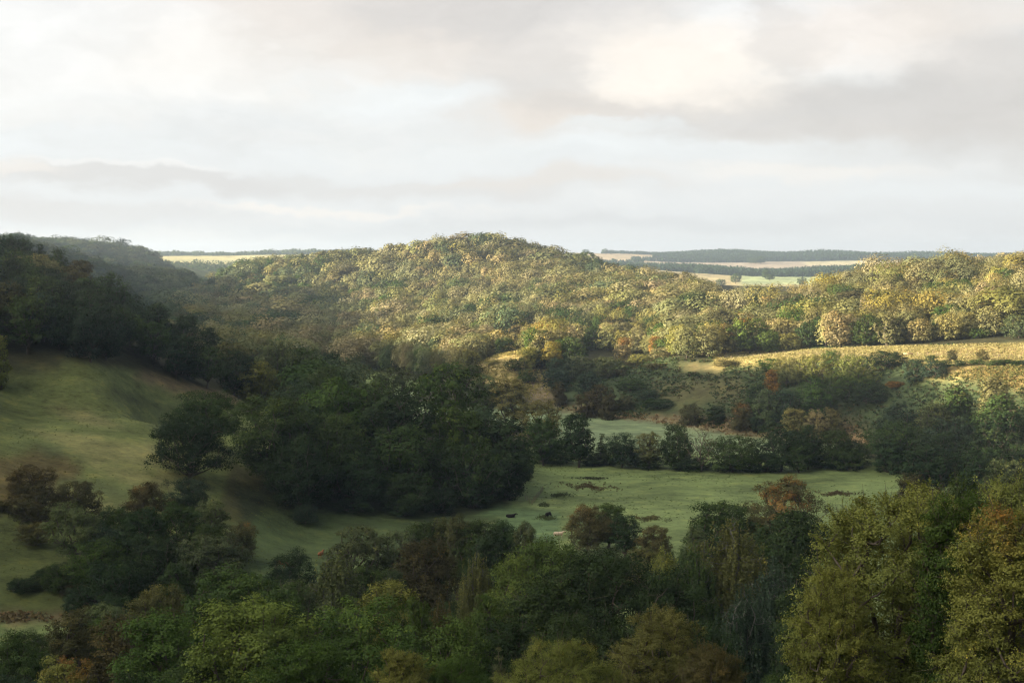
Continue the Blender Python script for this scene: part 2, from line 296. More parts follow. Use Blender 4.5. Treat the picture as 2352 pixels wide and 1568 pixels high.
# split the sheet into its named stretches (shared borders, one material)
cen = idx[:-1].ravel()
inLS = inpoly(U[cen], Vv[cen], LS) & (GY[cen] > 180) & (GY[cen] < 540)
inTE = inpoly(U[cen], Vv[cen], TER) & (GY[cen] > 380) & (GY[cen] < 600)
inME = (GY[cen] > 200) & (GY[cen] < 640) & (GZ[cen] < 1.6) & ~inLS & (np.abs(GX[cen]) < 300)
inPA = inpoly(U[cen], Vv[cen], [(1205, 870), (1262, 868), (1262, 905), (1300, 925), (1300, 938), (1210, 920)]) & (GY[cen] > 480) & (GY[cen] < 640) & ~inME
cls = np.zeros(len(Q), int); cls[inME] = 1; cls[inLS] = 2; cls[inTE] = 3; cls[inPA] = 4
G3 = GZ.reshape(nr, nphi); PX, PY = GX.reshape(nr, nphi), GY.reshape(nr, nphi)
d1 = np.stack([np.roll(a, -1, 1) - np.roll(a, 1, 1) for a in (PX, PY, G3)], -1); d2 = np.stack([np.gradient(a, axis=0) for a in (PX, PY, G3)], -1)
NRM = np.cross(d1, d2); NRM *= np.sign(NRM[..., 2:3]); NRM /= np.linalg.norm(NRM, axis=-1, keepdims=True); NRM = NRM.reshape(-1, 3)
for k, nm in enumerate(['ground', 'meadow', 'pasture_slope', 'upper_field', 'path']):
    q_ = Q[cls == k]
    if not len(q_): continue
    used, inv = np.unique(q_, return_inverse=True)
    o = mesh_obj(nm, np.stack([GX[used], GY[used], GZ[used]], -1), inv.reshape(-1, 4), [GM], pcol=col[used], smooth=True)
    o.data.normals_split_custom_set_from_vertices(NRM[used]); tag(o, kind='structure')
# little disc under the viewer
x = [0]+[4*math.sin(t) for t in phi[::4]]; y = [0]+[4*math.cos(t) for t in phi[::4]]; zz = ground_z(x, y)
# ------------------------------------------------------------------ foliage
def leaf_material(mode):
    m = bpy.data.materials.new('foliage' if mode else 'foliage_mass'); m.use_nodes = True; t = NT(m.node_tree); t.t.nodes.clear()
    lf = t.n('ShaderNodeAttribute', attribute_name='leaf').outputs['Fac']
    if mode:
        oi = t.n('ShaderNodeObjectInfo'); base = oi.outputs['Color']; cl = t.n('ShaderNodeAttribute', attribute_name='clump').outputs['Fac']
        al = oi.outputs['Alpha']
        fac = t.smooth(t.m('ADD', cl, al), 1.17, 1.38)
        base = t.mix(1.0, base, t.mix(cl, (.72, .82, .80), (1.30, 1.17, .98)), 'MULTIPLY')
        base = t.mix(fac, base, t.mix(t.smooth(lf, 0.2, 0.9), (.165, .115, .035), (.165, .080, .027)))
    else: base = t.n('ShaderNodeAttribute', attribute_name='tint').outputs['Color']
    k = t.m('ADD', t.m('MULTIPLY', lf, 0.55), 0.72); cc = t.mix(1.0, base, t.vec(k, k, t.m('MULTIPLY', k, 0.95)), 'MULTIPLY')
    yl = t.smooth(lf, 0.88, 0.97); cc = t.mix(t.m('MULTIPLY', yl, 0.55 if mode else 0.12), cc, t.mix(1.0, cc, (2.1, 1.6, .8), 'MULTIPLY'))
    for nd in t.t.nodes:
        if nd.bl_idname == 'ShaderNodeMix': nd.clamp_result = False
    d = t.n('ShaderNodeBsdfDiffuse'); t.put(d.inputs[0], cc)
    tr = t.n('ShaderNodeBsdfTranslucent'); t.put(tr.inputs[0], t.mix(1.0, cc, (1.1, 1.1, .6), 'MULTIPLY'))
    mx = t.n('ShaderNodeMixShader'); mx.inputs[0].default_value = 0.26; t.put(mx.inputs[1], d.outputs[0]); t.put(mx.inputs[2], tr.outputs[0])
    if mode:
        gl = t.n('ShaderNodeBsdfGlossy'); gl.inputs['Roughness'].default_value = 0.5; gl.inputs[0].default_value = (.8, .85, .9, 1)
        m2 = t.n('ShaderNodeMixShader'); m2.inputs[0].default_value = 0.006; t.put(m2.inputs[1], mx.outputs[0]); t.put(m2.inputs[2], gl.outputs[0]); mx = m2
    o = t.n('ShaderNodeOutputMaterial'); t.put(o.inputs[0], mx.outputs[0]); return m
LEAF, LEAFM = leaf_material(True), leaf_material(False)
BARK = principled('bark', (.085, .07, .055), scale=1.5); BIRCH = principled('birch_bark', (.10, .095, .085), scale=1.2)
DEAD = principled('dead_wood', (.16, .125, .10), scale=1.0)

def norm(a): return a/np.maximum(np.linalg.norm(a, axis=-1, keepdims=True), 1e-9)
def quads(P_, N_, S_, rng, asp=1.0):
    """kite shaped leaves at P_, facing N_, of size S_"""
    k = len(P_); r = norm(rng.normal(size=(k, 3))); t = norm(np.cross(N_, r)); b = np.cross(N_, t)
    S_ = S_[:, None]; V = np.stack([P_ - t*S_*.5*asp, P_ - b*S_*.36 , P_ + t*S_*.55*asp, P_ + b*S_*.36], 1).reshape(-1, 3)
    return V, np.arange(4*k).reshape(-1, 4)

def tubes(E, sides=5):
    """E: list of (p0, p1, r0, r1) -> tapered tubes"""
    p0 = np.array([e[0] for e in E], float); p1 = np.array([e[1] for e in E], float); r0 = np.array([e[2] for e in E]); r1 = np.array([e[3] for e in E])
    d = norm(p1 - p0); ref = np.where(np.abs(d[:, 2:3]) > .9, np.array([[1., 0, 0]]), np.array([[0, 0, 1.]])); a = norm(np.cross(d, ref)); b = np.cross(d, a)
    th = np.arange(sides)*2*math.pi/sides; ring = a[:, None]*np.cos(th)[None, :, None] + b[:, None]*np.sin(th)[None, :, None]
    V = np.concatenate([p0[:, None] + ring*r0[:, None, None], p1[:, None] + ring*r1[:, None, None]], 1).reshape(-1, 3)
    i = np.arange(sides); j = (i+1) % sides; q0 = np.stack([i, j, j+sides, i+sides], -1)
    return V, (q0[None] + (np.arange(len(E))*2*sides)[:, None, None]).reshape(-1, 4)

SHAPES = { # crown bottom, widest height, top roundness, clusters radius, clump flatness
 'broad':   dict(b=.09, c=.50, rc=.125, trunk=.34),
 'oak':     dict(b=.15, c=.55, rc=.115, trunk=.30),
 'thicket': dict(b=.03, c=.50, rc=.085, trunk=.30),
 'bush':    dict(b=.00, c=.42, rc=.13, trunk=.12),
 'open':    dict(b=.22, c=.62, rc=.092, trunk=.40),
 'birch':   dict(b=.12, c=.40, rc=.08, trunk=.75),
 'conifer': dict(b=.08, c=.15, rc=.10, trunk=.9),
 'bare':    dict(b=.25, c=.62, rc=.07, trunk=.45)}
def make_tree(shape, ratio, nleaf, leaf_rel, seed, wood=True):
    """tree of height 1, crown width 1/ratio. returns leaf (V,Q,leaf,clump), wood (V,Q)"""
    rng = np.random.RandomState(seed); S = SHAPES[shape]; W2 = .5/ratio
    b, cz, rc = S['b'], S['c'], S['rc']*(1.0/ratio)**.5
    ncl = {'birch': 150, 'conifer': 90, 'bare': 150, 'thicket': 190, 'open': 95, 'bush': 75}.get(shape, 95)
    if nleaf < 3000: ncl = int(ncl*.17); rc *= 2.25
    ph = rng.uniform(0, 6.28, 6); k3 = rng.randint(2, 5, 3)
    lean = rng.normal(0, .03, 2)
    pts = []; tries = 0; dm = rc*1.0
    while len(pts) < ncl and tries < ncl*60:
        tries += 1
        if tries % (ncl*6) == 0: dm *= .85
        z = rng.uniform(b + rc*.3, 1 - rc*.55); 
        if shape == 'conifer': R_ = (1 - z)**.8*1.0 + .03
        elif shape == 'birch':
            tt = (z-b)/(1-b); R_ = math.sin(math.pi*min(1, (tt*.62+.30)))**.8*min(1, (1-tt)*3.0+.12)
        elif z > cz: R_ = math.sqrt(max(0, 1 - ((z-cz)/(1-cz))**2.2))
        else: R_ = math.sqrt(max(.02, 1 - ((cz-z)/(cz-b+.1))**2.4))
        a = rng.uniform(0, 6.28)
        lob = 1 + .16*math.sin(k3[0]*a + ph[0] + 4*z) + .10*math.sin((k3[1]+2)*a + ph[1] - 7*z) + .08*math.sin(13*z + ph[2])
        r = rng.uniform(0, 1)**.33
        rad = max(0, W2*R_*lob*r - rc*.35)
        p = np.array([rad*math.cos(a) + lean[0]*z, rad*math.sin(a) + lean[1]*z, z])
        if all(((p - o_)*(1, 1, 1.25) @ ((p - o_)*(1, 1, 1.25))) > dm*dm for o_ in pts): pts.append(p)
    pts = np.array(pts); ncl = len(pts); crad = rc*rng.uniform(.7, 1.35, ncl)
    # wood skeleton
    E = []; nodes = [np.array([0, 0, -.03])]; par = [-1]; tk = S['trunk']; wob = rng.normal(0, .012, (9, 2))
    nt = 7
    for i in range(1, nt+1):
        z = tk*i/nt; nodes.append(np.array([wob[i][0]*i*.5 + lean[0]*z, wob[i][1]*i*.5 + lean[1]*z, z])); par.append(i-1)
    if shape == 'bush':
        for i in range(4):
            nodes.append(np.array([rng.normal(0, W2*.35), rng.normal(0, W2*.35), .12])); par.append(0)
    order = np.argsort(np.linalg.norm((pts - nodes[nt])*(1, 1, .8), axis=1)); path = [0.0]
    for i in range(1, len(nodes)): path.append(path[par[i]] + np.linalg.norm(nodes[i]-nodes[par[i]]))
    for ci in order:
        p = pts[ci]; NA = np.array(nodes[2:]) if len(nodes) > 3 else np.array(nodes)
        off = 2 if len(nodes) > 3 else 0
        dd = np.linalg.norm(NA - p, axis=1) + .45*np.array(path[off:]) + np.where(NA[:, 2] > p[2] + .05, .15 if shape != 'birch' else 0.02, 0)
        j = int(np.argmin(dd)) + off; q0 = nodes[j]; mid = (q0 + p)/2 + np.array([*rng.normal(0, .012, 2), -.02 if shape not in ('bare',) else .01])
        nodes.append(mid); par.append(j); path.append(path[j] + np.linalg.norm(mid-q0)); mi = len(nodes)-1
        nodes.append(p - (0, 0, crad[ci]*.15)); par.append(mi); path.append(path[mi] + np.linalg.norm(p-mid))
    cnt = np.zeros(len(nodes)); 
    for i in range(len(nodes)-1, 0, -1): cnt[i] += 1; cnt[par[i]] += cnt[i]
    cnt[0] += 1; rt = .026 if shape != 'birch' else .017
    if ratio < 1: rt *= 1.2
    rads = rt*(cnt/cnt[1])**.48 + .0009
    if wood:
        for i in range(1, len(nodes)): E.append((nodes[par[i]], nodes[i], min(rads[par[i]], rads[i]*1.5) if par[i] > nt else rads[par[i]], rads[i]))
        rads[0] = rads[1]*1.3
        ntw = {'bare': 9, 'open': 4, 'thicket': 4}.get(shape, 3) if nleaf >= 5000 or shape == 'bare' else 0
        for ci in range(ncl if ntw else 0):
            for _ in range(ntw):
                d = norm(rng.normal(size=3) + norm(pts[ci] - (0, 0, .4))*1.2 + ((0, 0, .5) if shape != 'birch' else (0, 0, -1)))
                L_ = crad[ci]*rng.uniform(.8, 1.5); m_ = pts[ci] + d*L_*.5 + rng.normal(0, .004, 3)
                e_ = pts[ci] + d*L_; rr_ = .0011
                E.append((pts[ci], m_, rr_, rr_*.8)); E.append((m_, e_ + rng.normal(0, .006, 3), rr_*.8, rr_*.3))
    shoots = []
    if shape == 'thicket':
        outer = np.argsort(-(np.linalg.norm(pts[:, :2], axis=1)/W2*.6 + pts[:, 2]))[:90]
        for ci in outer:
            for _ in range(2):
                d = norm(norm(pts[ci] - (0, 0, .4)) + rng.normal(0, .6, 3) + (0, 0, .08)); L_ = rng.uniform(.035, .085); p1 = pts[ci] + d*L_*.6; p2 = p1 + norm(d + (0, 0, rng.uniform(-.7, .3)))*L_*.6
                E.append((pts[ci], p1, .0011, .0008)); E.append((p1, p2, .0008, .0003)); shoots.append((pts[ci], p1, p2))
    WV = tubes(E, 5 if nleaf >= 5000 else 3) if wood else None
    # leaves
    w = crad**2; w /= w.sum(); ci = rng.choice(ncl, nleaf, p=w); d = norm(rng.normal(size=(nleaf, 3)))
    cluster_v = rng.uniform(0, 1, ncl); sgn = None
    if shape == 'birch':
        L_ = crad[ci]*rng.uniform(.2, 3.4, nleaf); s_ = rng.randint(0, 9, nleaf)
        so_ = rng.normal(0, 1, (ncl, 9, 2)); o2 = so_[ci, s_]*crad[ci][:, None]*.55 + rng.normal(0, .004, (nleaf, 2))
        Pp = pts[ci] + np.concatenate([o2*(1 + .12*L_[:, None]/.1), crad[ci][:, None]*.5 - L_[:, None]], 1)
        Pp[:, 2] = np.maximum(Pp[:, 2], .03 + .1*rng.uniform(0, 1, nleaf))
        Nn = norm(d + norm(Pp*(1, 1, 0))*.9 + (0, 0, .25)); asp = 1.3
    else:
        up = np.where(d[:, 2] < -.25, -1, 1)[:, None]; d = d*np.concatenate([np.ones((nleaf, 2)), up], 1)
        rad = crad[ci]*(rng.uniform(0, 1, nleaf)**(.33 if nleaf > 3000 else .14))*rng.uniform(.85, 1.22 if nleaf > 3000 else 1.08, nleaf)
        sub = norm(rng.normal(size=(ncl, 14, 3))); si = rng.randint(0, 14, nleaf)   # sprays inside the cluster
        dd = norm(d*(.6 if nleaf > 3000 else 1.3) + sub[ci, si]*(1.0 if nleaf > 3000 else .5)); flat = (.72 if nleaf > 3000 else 1.0) if shape != 'conifer' else .35
        Pp = pts[ci] + dd*rad[:, None]*(1, 1, flat)
        axis = norm(Pp - np.array([0, 0, cz*.8])[None])
        Nn = norm(dd*.75 + axis*.45 + np.array([0, 0, .35]) + rng.normal(0, .45 if nleaf > 18000 else .30 if nleaf > 9000 else .20 if nleaf > 3000 else .15, (nleaf, 3))); asp = 1.0
        Pp[:, 2] = np.maximum(Pp[:, 2], .01)
        if shoots:
            ns = int(nleaf*.14); si_ = rng.randint(0, len(shoots), ns); SH = np.array(shoots)[si_]; t_ = rng.uniform(0, 2, ns)[:, None]
            Pp[:ns] = np.where(t_ < 1, SH[:, 0]*(1-t_) + SH[:, 1]*t_, SH[:, 1]*(2-t_) + SH[:, 2]*(t_-1)) + rng.normal(0, .0045, (ns, 3)); Nn[:ns] = norm(rng.normal(0, 1, (ns, 3)) + (0, 0, .5))
    sz = leaf_rel*rng.uniform(.65, 1.35, nleaf)
    LV = quads(Pp, Nn, sz, rng, asp)
    lf = np.clip(rng.uniform(0, 1, nleaf)*.6 + cluster_v[ci]*.4, 0, 1)
    ax = norm(np.array([[rng.normal(), rng.normal(), .8]]))[0]
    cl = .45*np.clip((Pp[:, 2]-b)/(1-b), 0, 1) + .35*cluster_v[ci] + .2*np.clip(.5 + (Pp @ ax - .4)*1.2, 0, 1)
    return LV, lf, cl, WV

CACHE = {}
def lod(Y): return 0 if Y < 100 else 1 if Y < 205 else 2 if Y < 330 else 3 if Y < 520 else 4
LODS = [(170000, .0072), (52000, .0140), (23000, .0205), (8500, .032), (3800, .046)]
DENS = {'open': .75, 'bare': .07, 'birch': 1.1, 'conifer': .8, 'bush': 1.0}
def proto(shape, h, w, Y, var):
    ratio = h/w; rc_ = min([.75, 1.1, 1.55, 2.2], key=lambda k: abs(math.log(k/ratio))); L = lod(Y)
    nv = [99, 4, 3, 4, 3][L]; var = var % nv; key = (shape, rc_, L, var)
    if key not in CACHE:
        nl, lr = LODS[L]; nl = int(nl*DENS.get(shape, 1.0)/max(1, rc_**.5)); lr *= {'birch': .85, 'bush': 1.1, 'open': .95}.get(shape, 1.0)
        if rc_ < 1: lr *= 1.1
        (LV, LQ), lf, cl, WV = make_tree(shape, rc_, nl, lr, hash((shape, int(rc_*100), L, var)) % 99991 if False else (sum(map(ord, shape))*131 + int(rc_*100)*17 + L*7 + var*1009))
        lm = mesh_obj(None, LV, LQ, [LEAF], fattr={'leaf': lf, 'clump': cl})
        wm = mesh_obj(None, *WV, [BIRCH if shape == 'birch' else DEAD if shape == 'bare' else BARK], smooth=True)
        CACHE[key] = (lm, wm, rc_)
    return CACHE[key]
_mo = mesh_obj
def mesh_obj(name, *a, **k):
    if name is None:
        o = _mo('foliage_mesh', *a, **k); me = o.data; bpy.data.objects.remove(o); return me
    return _mo(name, *a, **k)

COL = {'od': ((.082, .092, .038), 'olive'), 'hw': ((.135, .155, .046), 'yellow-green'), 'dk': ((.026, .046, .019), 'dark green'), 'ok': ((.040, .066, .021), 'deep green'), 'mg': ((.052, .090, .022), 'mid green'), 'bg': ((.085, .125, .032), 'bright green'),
 'yg': ((.175, .170, .058), 'yellow-green'), 'ye': ((.24, .19, .050), 'yellow'), 'ol': ((.155, .152, .070), 'olive'), 'tn': ((.235, .208, .112), 'tan'), 'gy': ((.078, .100, .050), 'grey-green'),
 'pg': ((.185, .19, .095), 'pale green'), 'br': ((.070, .068, .032), 'brown'), 'rd': ((.064, .056, .027), 'russet'), 'og': ((.21, .120, .035), 'orange'), 'bl': ((.032, .055, .036), 'blue-green')}
NAMES = {'thicket': ('hawthorn_tree', 'thorn tree', 'tree'), 'broad': ('broadleaf_tree', 'broad-crowned tree', 'tree'), 'oak': ('oak_tree', 'spreading tree', 'tree'), 'bush': ('shrub', 'bush', 'shrub'), 'open': ('open_tree', 'open-branched tree', 'tree'),
 'birch': ('birch_tree', 'weeping birch', 'birch'), 'conifer': ('conifer_tree', 'conifer', 'conifer'), 'bare': ('bare_tree', 'nearly bare tree', 'tree')}
TREES = []; OUT = []
def place_tree(x, y, h, w, shape, ck, alpha, place, group=None, var=None, rot=None):
    i = len(TREES); rng = random.Random(i*7 + 3)
    lm, wm, ratio = proto(shape, h, w, y, i if var is None else var)
    nm, kw, cat = NAMES[shape]; e = bpy.data.objects.new(nm, None); C.objects.link(e); e.empty_display_size = .5
    e.location = (x, y, gz(x, y) - .15); e.rotation_euler = (0, 0, rng.uniform(0, 6.28) if rot is None else rot)
    s = w*ratio; e.scale = (s, s, h)
    cr = bpy.data.objects.new('crown', lm); tr = bpy.data.objects.new('trunk', wm)
    cc = np.array(COL[ck][0])*rng.uniform(.78, 1.25)*np.array([rng.uniform(.93, 1.08), 1, rng.uniform(.9, 1.1)])
    cr.color = (*cc, alpha)
    for o in (cr, tr): C.objects.link(o); o.parent = e
    lab = place if place.startswith('=') else f"{COL[ck][1]} {kw} {place}"
    tag(e, lab.lstrip('='), cat, group); TREES.append(e); return e
def spec(txt, group=None):
    for ln in txt.strip().splitlines():
        ln = ln.strip()
        if not ln or ln[0] == '#': continue
        f = [s.strip() for s in ln.split('|')]
        ul, ur, top, Y = map(float, f[0].split()); shape, ck, al = f[1].split(); al = float(al)
        if 418 <= Y <= 576 and (ul+ur)/2 > 1400 and not 'hedge' in f[2]: Y += 20
        x, y, zt = pt((ul+ur)/2, top, Y); w = (ur-ul)/F*Y*(1.16 if Y < 300 else 1.08); g0 = gz(x, y); h = zt - g0 + .1
        if h < 2 or h/w > 3.2 or h/w < .45: OUT.append((f[2], round(h, 1), round(w, 1), round(g0, 1), Y))
        h = max(h, 2.0); place_tree(x, y, h, w, shape, ck, al, f[2], f[3] if len(f) > 3 else group)
# ------------------------------------------------------------------ trees close to the viewpoint
spec("""
1885 2275 1124 62 | thicket hw .22 | filling the lower right of the foreground, its small leaves sparse and backlit
1835 1990 1300 58 | thicket hw .22 | with long arching twigs, low at the near end of the foreground thicket
2195 2460 1162 54 | thicket hw .44 | with red-tinged sprays, at the right edge of the photo
2225 2420 1085 74 | thicket hw .15 | rising highest behind the thicket at the right edge
2110 2330 1130 60 | thicket mg .15 | joining the two halves of the foreground thicket
2060 2185 1116 68 | thicket hw .22 | topping the foreground thicket left of the highest crown
1905 2010 1165 66 | thicket hw .36 | on the left shoulder of the foreground thicket
2140 2255 1098 110 | broad ok .0 | tucked behind the foreground thicket, round and leafy
1400 1630 1398 76 | thicket od .22 | with upright sprigs, at the bottom edge right of centre
1180 1410 1462 70 | thicket hw .34 | low and half turned to orange, at the bottom edge of the photo
1560 1700 1480 66 | thicket br .30 | in the dark gap beneath the upright sprigs
985 1120 1420 108 | broad mg .12 | with a rounded top, at the bottom edge near the centre
870 1000 1488 84 | thicket hw .22 | with straggly yellowing sprays, at the bottom edge
990 1110 1500 86 | broad mg .20 | cut off by the bottom edge, beside yellowing sprays
1112 1178 1478 96 | conifer gy .0 | like an upright feathery spray, bottom edge
455 705 1375 118 | oak bg .22 | with lit yellowish leaf clusters, largest at the lower left
600 800 1465 108 | oak mg .15 | just below the two great leafy crowns of the lower left
690 990 1385 124 | oak mg .18 | wide and leafy, directly right of the yellow-lit one
280 490 1402 130 | oak mg .16 | left of the yellow-lit crown in the lower left
400 520 1490 120 | broad ok .10 | at the bottom edge under the lower-left crowns
415 632 1303 165 | oak ok .05 | round and dense, above the lower-left leafy crowns
615 720 1340 158 | broad ok .0 | small, on the right shoulder of a round dense one
112 222 1398 168 | bush br .15 | thin-leaved, beside the small lit corner of meadow
212 335 1402 162 | bush br .10 | thin-leaved, second from the small corner meadow
288 420 1346 186 | bush od .0 | with feathery upright shoots, lower left
100 225 1506 124 | bush hw .50 | turning orange on top, at the bottom left corner
-40 95 1450 150 | broad ok .0 | in the bottom left corner over the meadow
20 90 1340 236 | bush dk .0 | low beside the reed edge of the corner meadow
80 150 1330 240 | bush dk .0 | low, second along the reed edge
140 210 1350 236 | bush br .0 | low, third along the reed edge
188 325 1290 226 | bush dk .0 | round and big, above the feathery olive shoots
1590 1705 1147 268 | oak ok .12 | dark against the meadow, left of the tall orange-topped tree
1598 1765 1176 200 | birch od .20 | tall with a yellow-flecked pointed top
1715 1835 1262 186 | birch bl .05 | hanging low right of the tall pointed birch
1548 1645 1235 196 | birch ok .08 | left of the tall pointed birch
1640 1760 1330 165 | birch bl .0 | in deep shade below the tall pointed birch
1735 1910 1170 228 | oak dk .05 | broad, below the tall orange-topped tree
1740 1860 1260 200 | broad dk .0 | filling the gap behind the foreground thicket
1780 1880 1340 150 | broad dk .0 | in the dark hollow left of the thicket
1181 1340 1316 158 | oak ok .05 | forming the left shoulder of the great dark crown
1262 1525 1258 176 | oak dk .05 | the greatest rounded crown below the meadow
1445 1620 1300 170 | oak dk .0 | the right shoulder of the great dark crown
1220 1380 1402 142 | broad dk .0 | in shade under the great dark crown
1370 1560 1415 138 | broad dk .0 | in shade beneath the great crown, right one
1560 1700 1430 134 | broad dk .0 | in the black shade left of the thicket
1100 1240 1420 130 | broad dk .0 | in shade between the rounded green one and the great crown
1190 1355 1235 196 | oak bg .12 | bright and fresh beside the great dark crown
1133 1232 1275 184 | broad bg .05 | lower left half of the fresh bright group
1048 1132 1256 202 | birch od .12 | slender with pale stem, left of the bright fresh trees
973 1050 1350 164 | birch br .35 | rusty, below the slender pale stem
1083 1162 1358 158 | bush mg .10 | below the slender birch, beside the great dark crown
818 948 1322 172 | oak hw .10 | round-topped, above the wide leafy crown
925 985 1370 160 | broad mg .15 | between the round-topped one and the rusty birch
876 938 1300 200 | bush bl .0 | small, behind the round-topped yellow-green tree
716 824 1250 216 | birch od .25 | with golden hanging strands, beside the hollow pasture
625 668 1306 204 | conifer dk .0 | small, in front of the hollow pasture
640 720 1330 190 | bush gy .0 | at the lower edge of the hollow pasture
770 885 1206 242 | open gy .05 | with wide dark limbs, right of the golden birch
870 965 1216 246 | open gy .08 | joined to the wide-limbed one on its right
930 1030 1196 250 | broad ok .0 | between the wide-limbed pair and the pale flattened tops
1080 1150 1222 232 | broad dk .0 | between rust-flecked foliage and the slender pale stem
920 1040 1236 226 | broad rd .30 | rusty-topped, below the pair of pale-topped trees
977 1035 1186 251 | open od .05 | left of a pair with pale flattened tops
1022 1078 1178 247 | open od .05 | right of a pair with pale flattened tops
1055 1135 1192 245 | broad ok .25 | rust-flecked, at the foot of the dark clump
1118 1194 1188 250 | broad ok .05 | next to the rust-flecked one at the foot of the clump
1186 1236 1194 248 | open gy .0 | leaning over the corner of the meadow
1303 1394 1160 285 | oak br .48 | with rust-red top and twin stems, standing in the meadow
1362 1432 1153 291 | oak ok .10 | behind the rust-topped pair of stems
1403 1469 1180 281 | open dk .0 | small, beside the rust-topped tree in the meadow
1463 1537 1206 276 | bush br .05 | low and grey at the meadow's near edge
1497 1562 1245 236 | birch hw .15 | small and bright, below the meadow
1440 1505 1250 240 | bush od .05 | small, between the great crown and the meadow
1573 1620 1205 262 | bush gy .0 | at the meadow edge left of the orange-topped tree
1732 1876 1093 285 | open br .62 | orange-topped and tallest, standing clear against the meadow
1700 1765 1180 272 | broad br .35 | at the foot of the tall orange-topped tree
1981 2018 1163 300 | bush dk .0 | tiny, on the meadow by the thicket
2265 2370 1052 300 | broad gy .0 | bushy, between meadow and right edge
2072 2200 1013 350 | oak dk .0 | blackish, closing the right end of the meadow
2062 2125 1085 338 | bush br .0 | purple-brown at the foot of the blackish tree
""")
# ------------------------------------------------------------------ left side of the valley
spec("""
110 222 1150 245 | open gy .0 | pale and wide-limbed on the left bank
216 302 1160 252 | broad ok .0 | right next to the pale wide-limbed tree
278 380 1165 247 | broad dk .0 | second right of the pale wide-limbed tree
358 470 1148 254 | open ok .0 | third right of the pale wide-limbed tree
445 522 1146 263 | open gy .0 | at the right end of the left bank group
300 420 1230 238 | broad dk .0 | in shade under the left bank group
292 378 1104 272 | bush rd .45 | orange-red on top, on the open pasture slope
381 478 1096 280 | broad bl .0 | bushy, at the foot of the big dark oak
350 520 946 300 | oak dk .05 | big, standing alone on the pasture slope
391 560 896 327 | oak ok .10 | behind the lone dark oak on the slope
20 118 1070 275 | bush rd .15 | shaggy, highest of the thorns on the left slope
24 132 1106 264 | bush rd .05 | large and shaggy below the highest thorn
44 114 1198 253 | bush br .10 | round, lowest of the thorns on the left slope
126 220 1103 268 | bush br .05 | dark and shaggy, right of the highest thorn
-40 10 1150 264 | bush br .0 | cut by the left edge of the photo
410 562 1224 235 | oak gy .05 | round, at the right of the left bank
435 520 1203 246 | broad ok .05 | behind the round grey-green crown
365 425 1288 226 | bush ok .05 | at the foot of the round grey-green crown
516 587 1198 262 | broad br .42 | orange-tipped, at the edge of the hollow pasture
670 732 1158 305 | broad bl .0 | alone in the shade below the dark clump
544 638 829 425 | oak hw .10 | perfectly round, at the top edge of the pasture
571 692 779 446 | open gy .15 | tall behind the perfectly round tree
663 747 795 450 | broad mg .0 | tall, right of the perfectly round tree
731 790 810 482 | broad dk .0 | last at the right foot of the left wood
490 566 783 440 | open od .15 | with pale bare stems at the top edge of the pasture
388 482 815 405 | broad dk .0 | low-crowned at the top edge of the pasture
406 458 760 425 | bare br .0 | dead and brown at the top of the pasture
395 456 722 462 | oak dk .0 | on the skyline of the left wood, third knoll
442 502 752 456 | oak dk .0 | on the skyline of the left wood, lowest knoll
333 388 694 456 | oak dk .0 | on the skyline of the left wood, second knoll
262 332 720 402 | oak mg .0 | fresh-coloured, at the wood edge above the pasture
300 392 770 404 | broad ok .0 | below the fresh-coloured one at the wood edge
220 292 624 440 | broad ok .12 | on the skyline of the left wood, first knoll
150 214 597 442 | oak rd .30 | rusty-topped on the left wood's skyline
100 162 568 444 | broad ok .22 | second on the left wood's skyline
0 72 538 432 | broad dk .10 | highest, at the left edge of the photo
56 118 556 440 | conifer dk .0 | next to the highest tree of the left wood
-22 16 768 335 | bush hw .30 | bright, poking in at the left edge of the photo
640 745 868 455 | bush dk .0 | low, behind the right end of the pasture
600 672 885 440 | bush dk .0 | low, under the perfectly round tree
""")
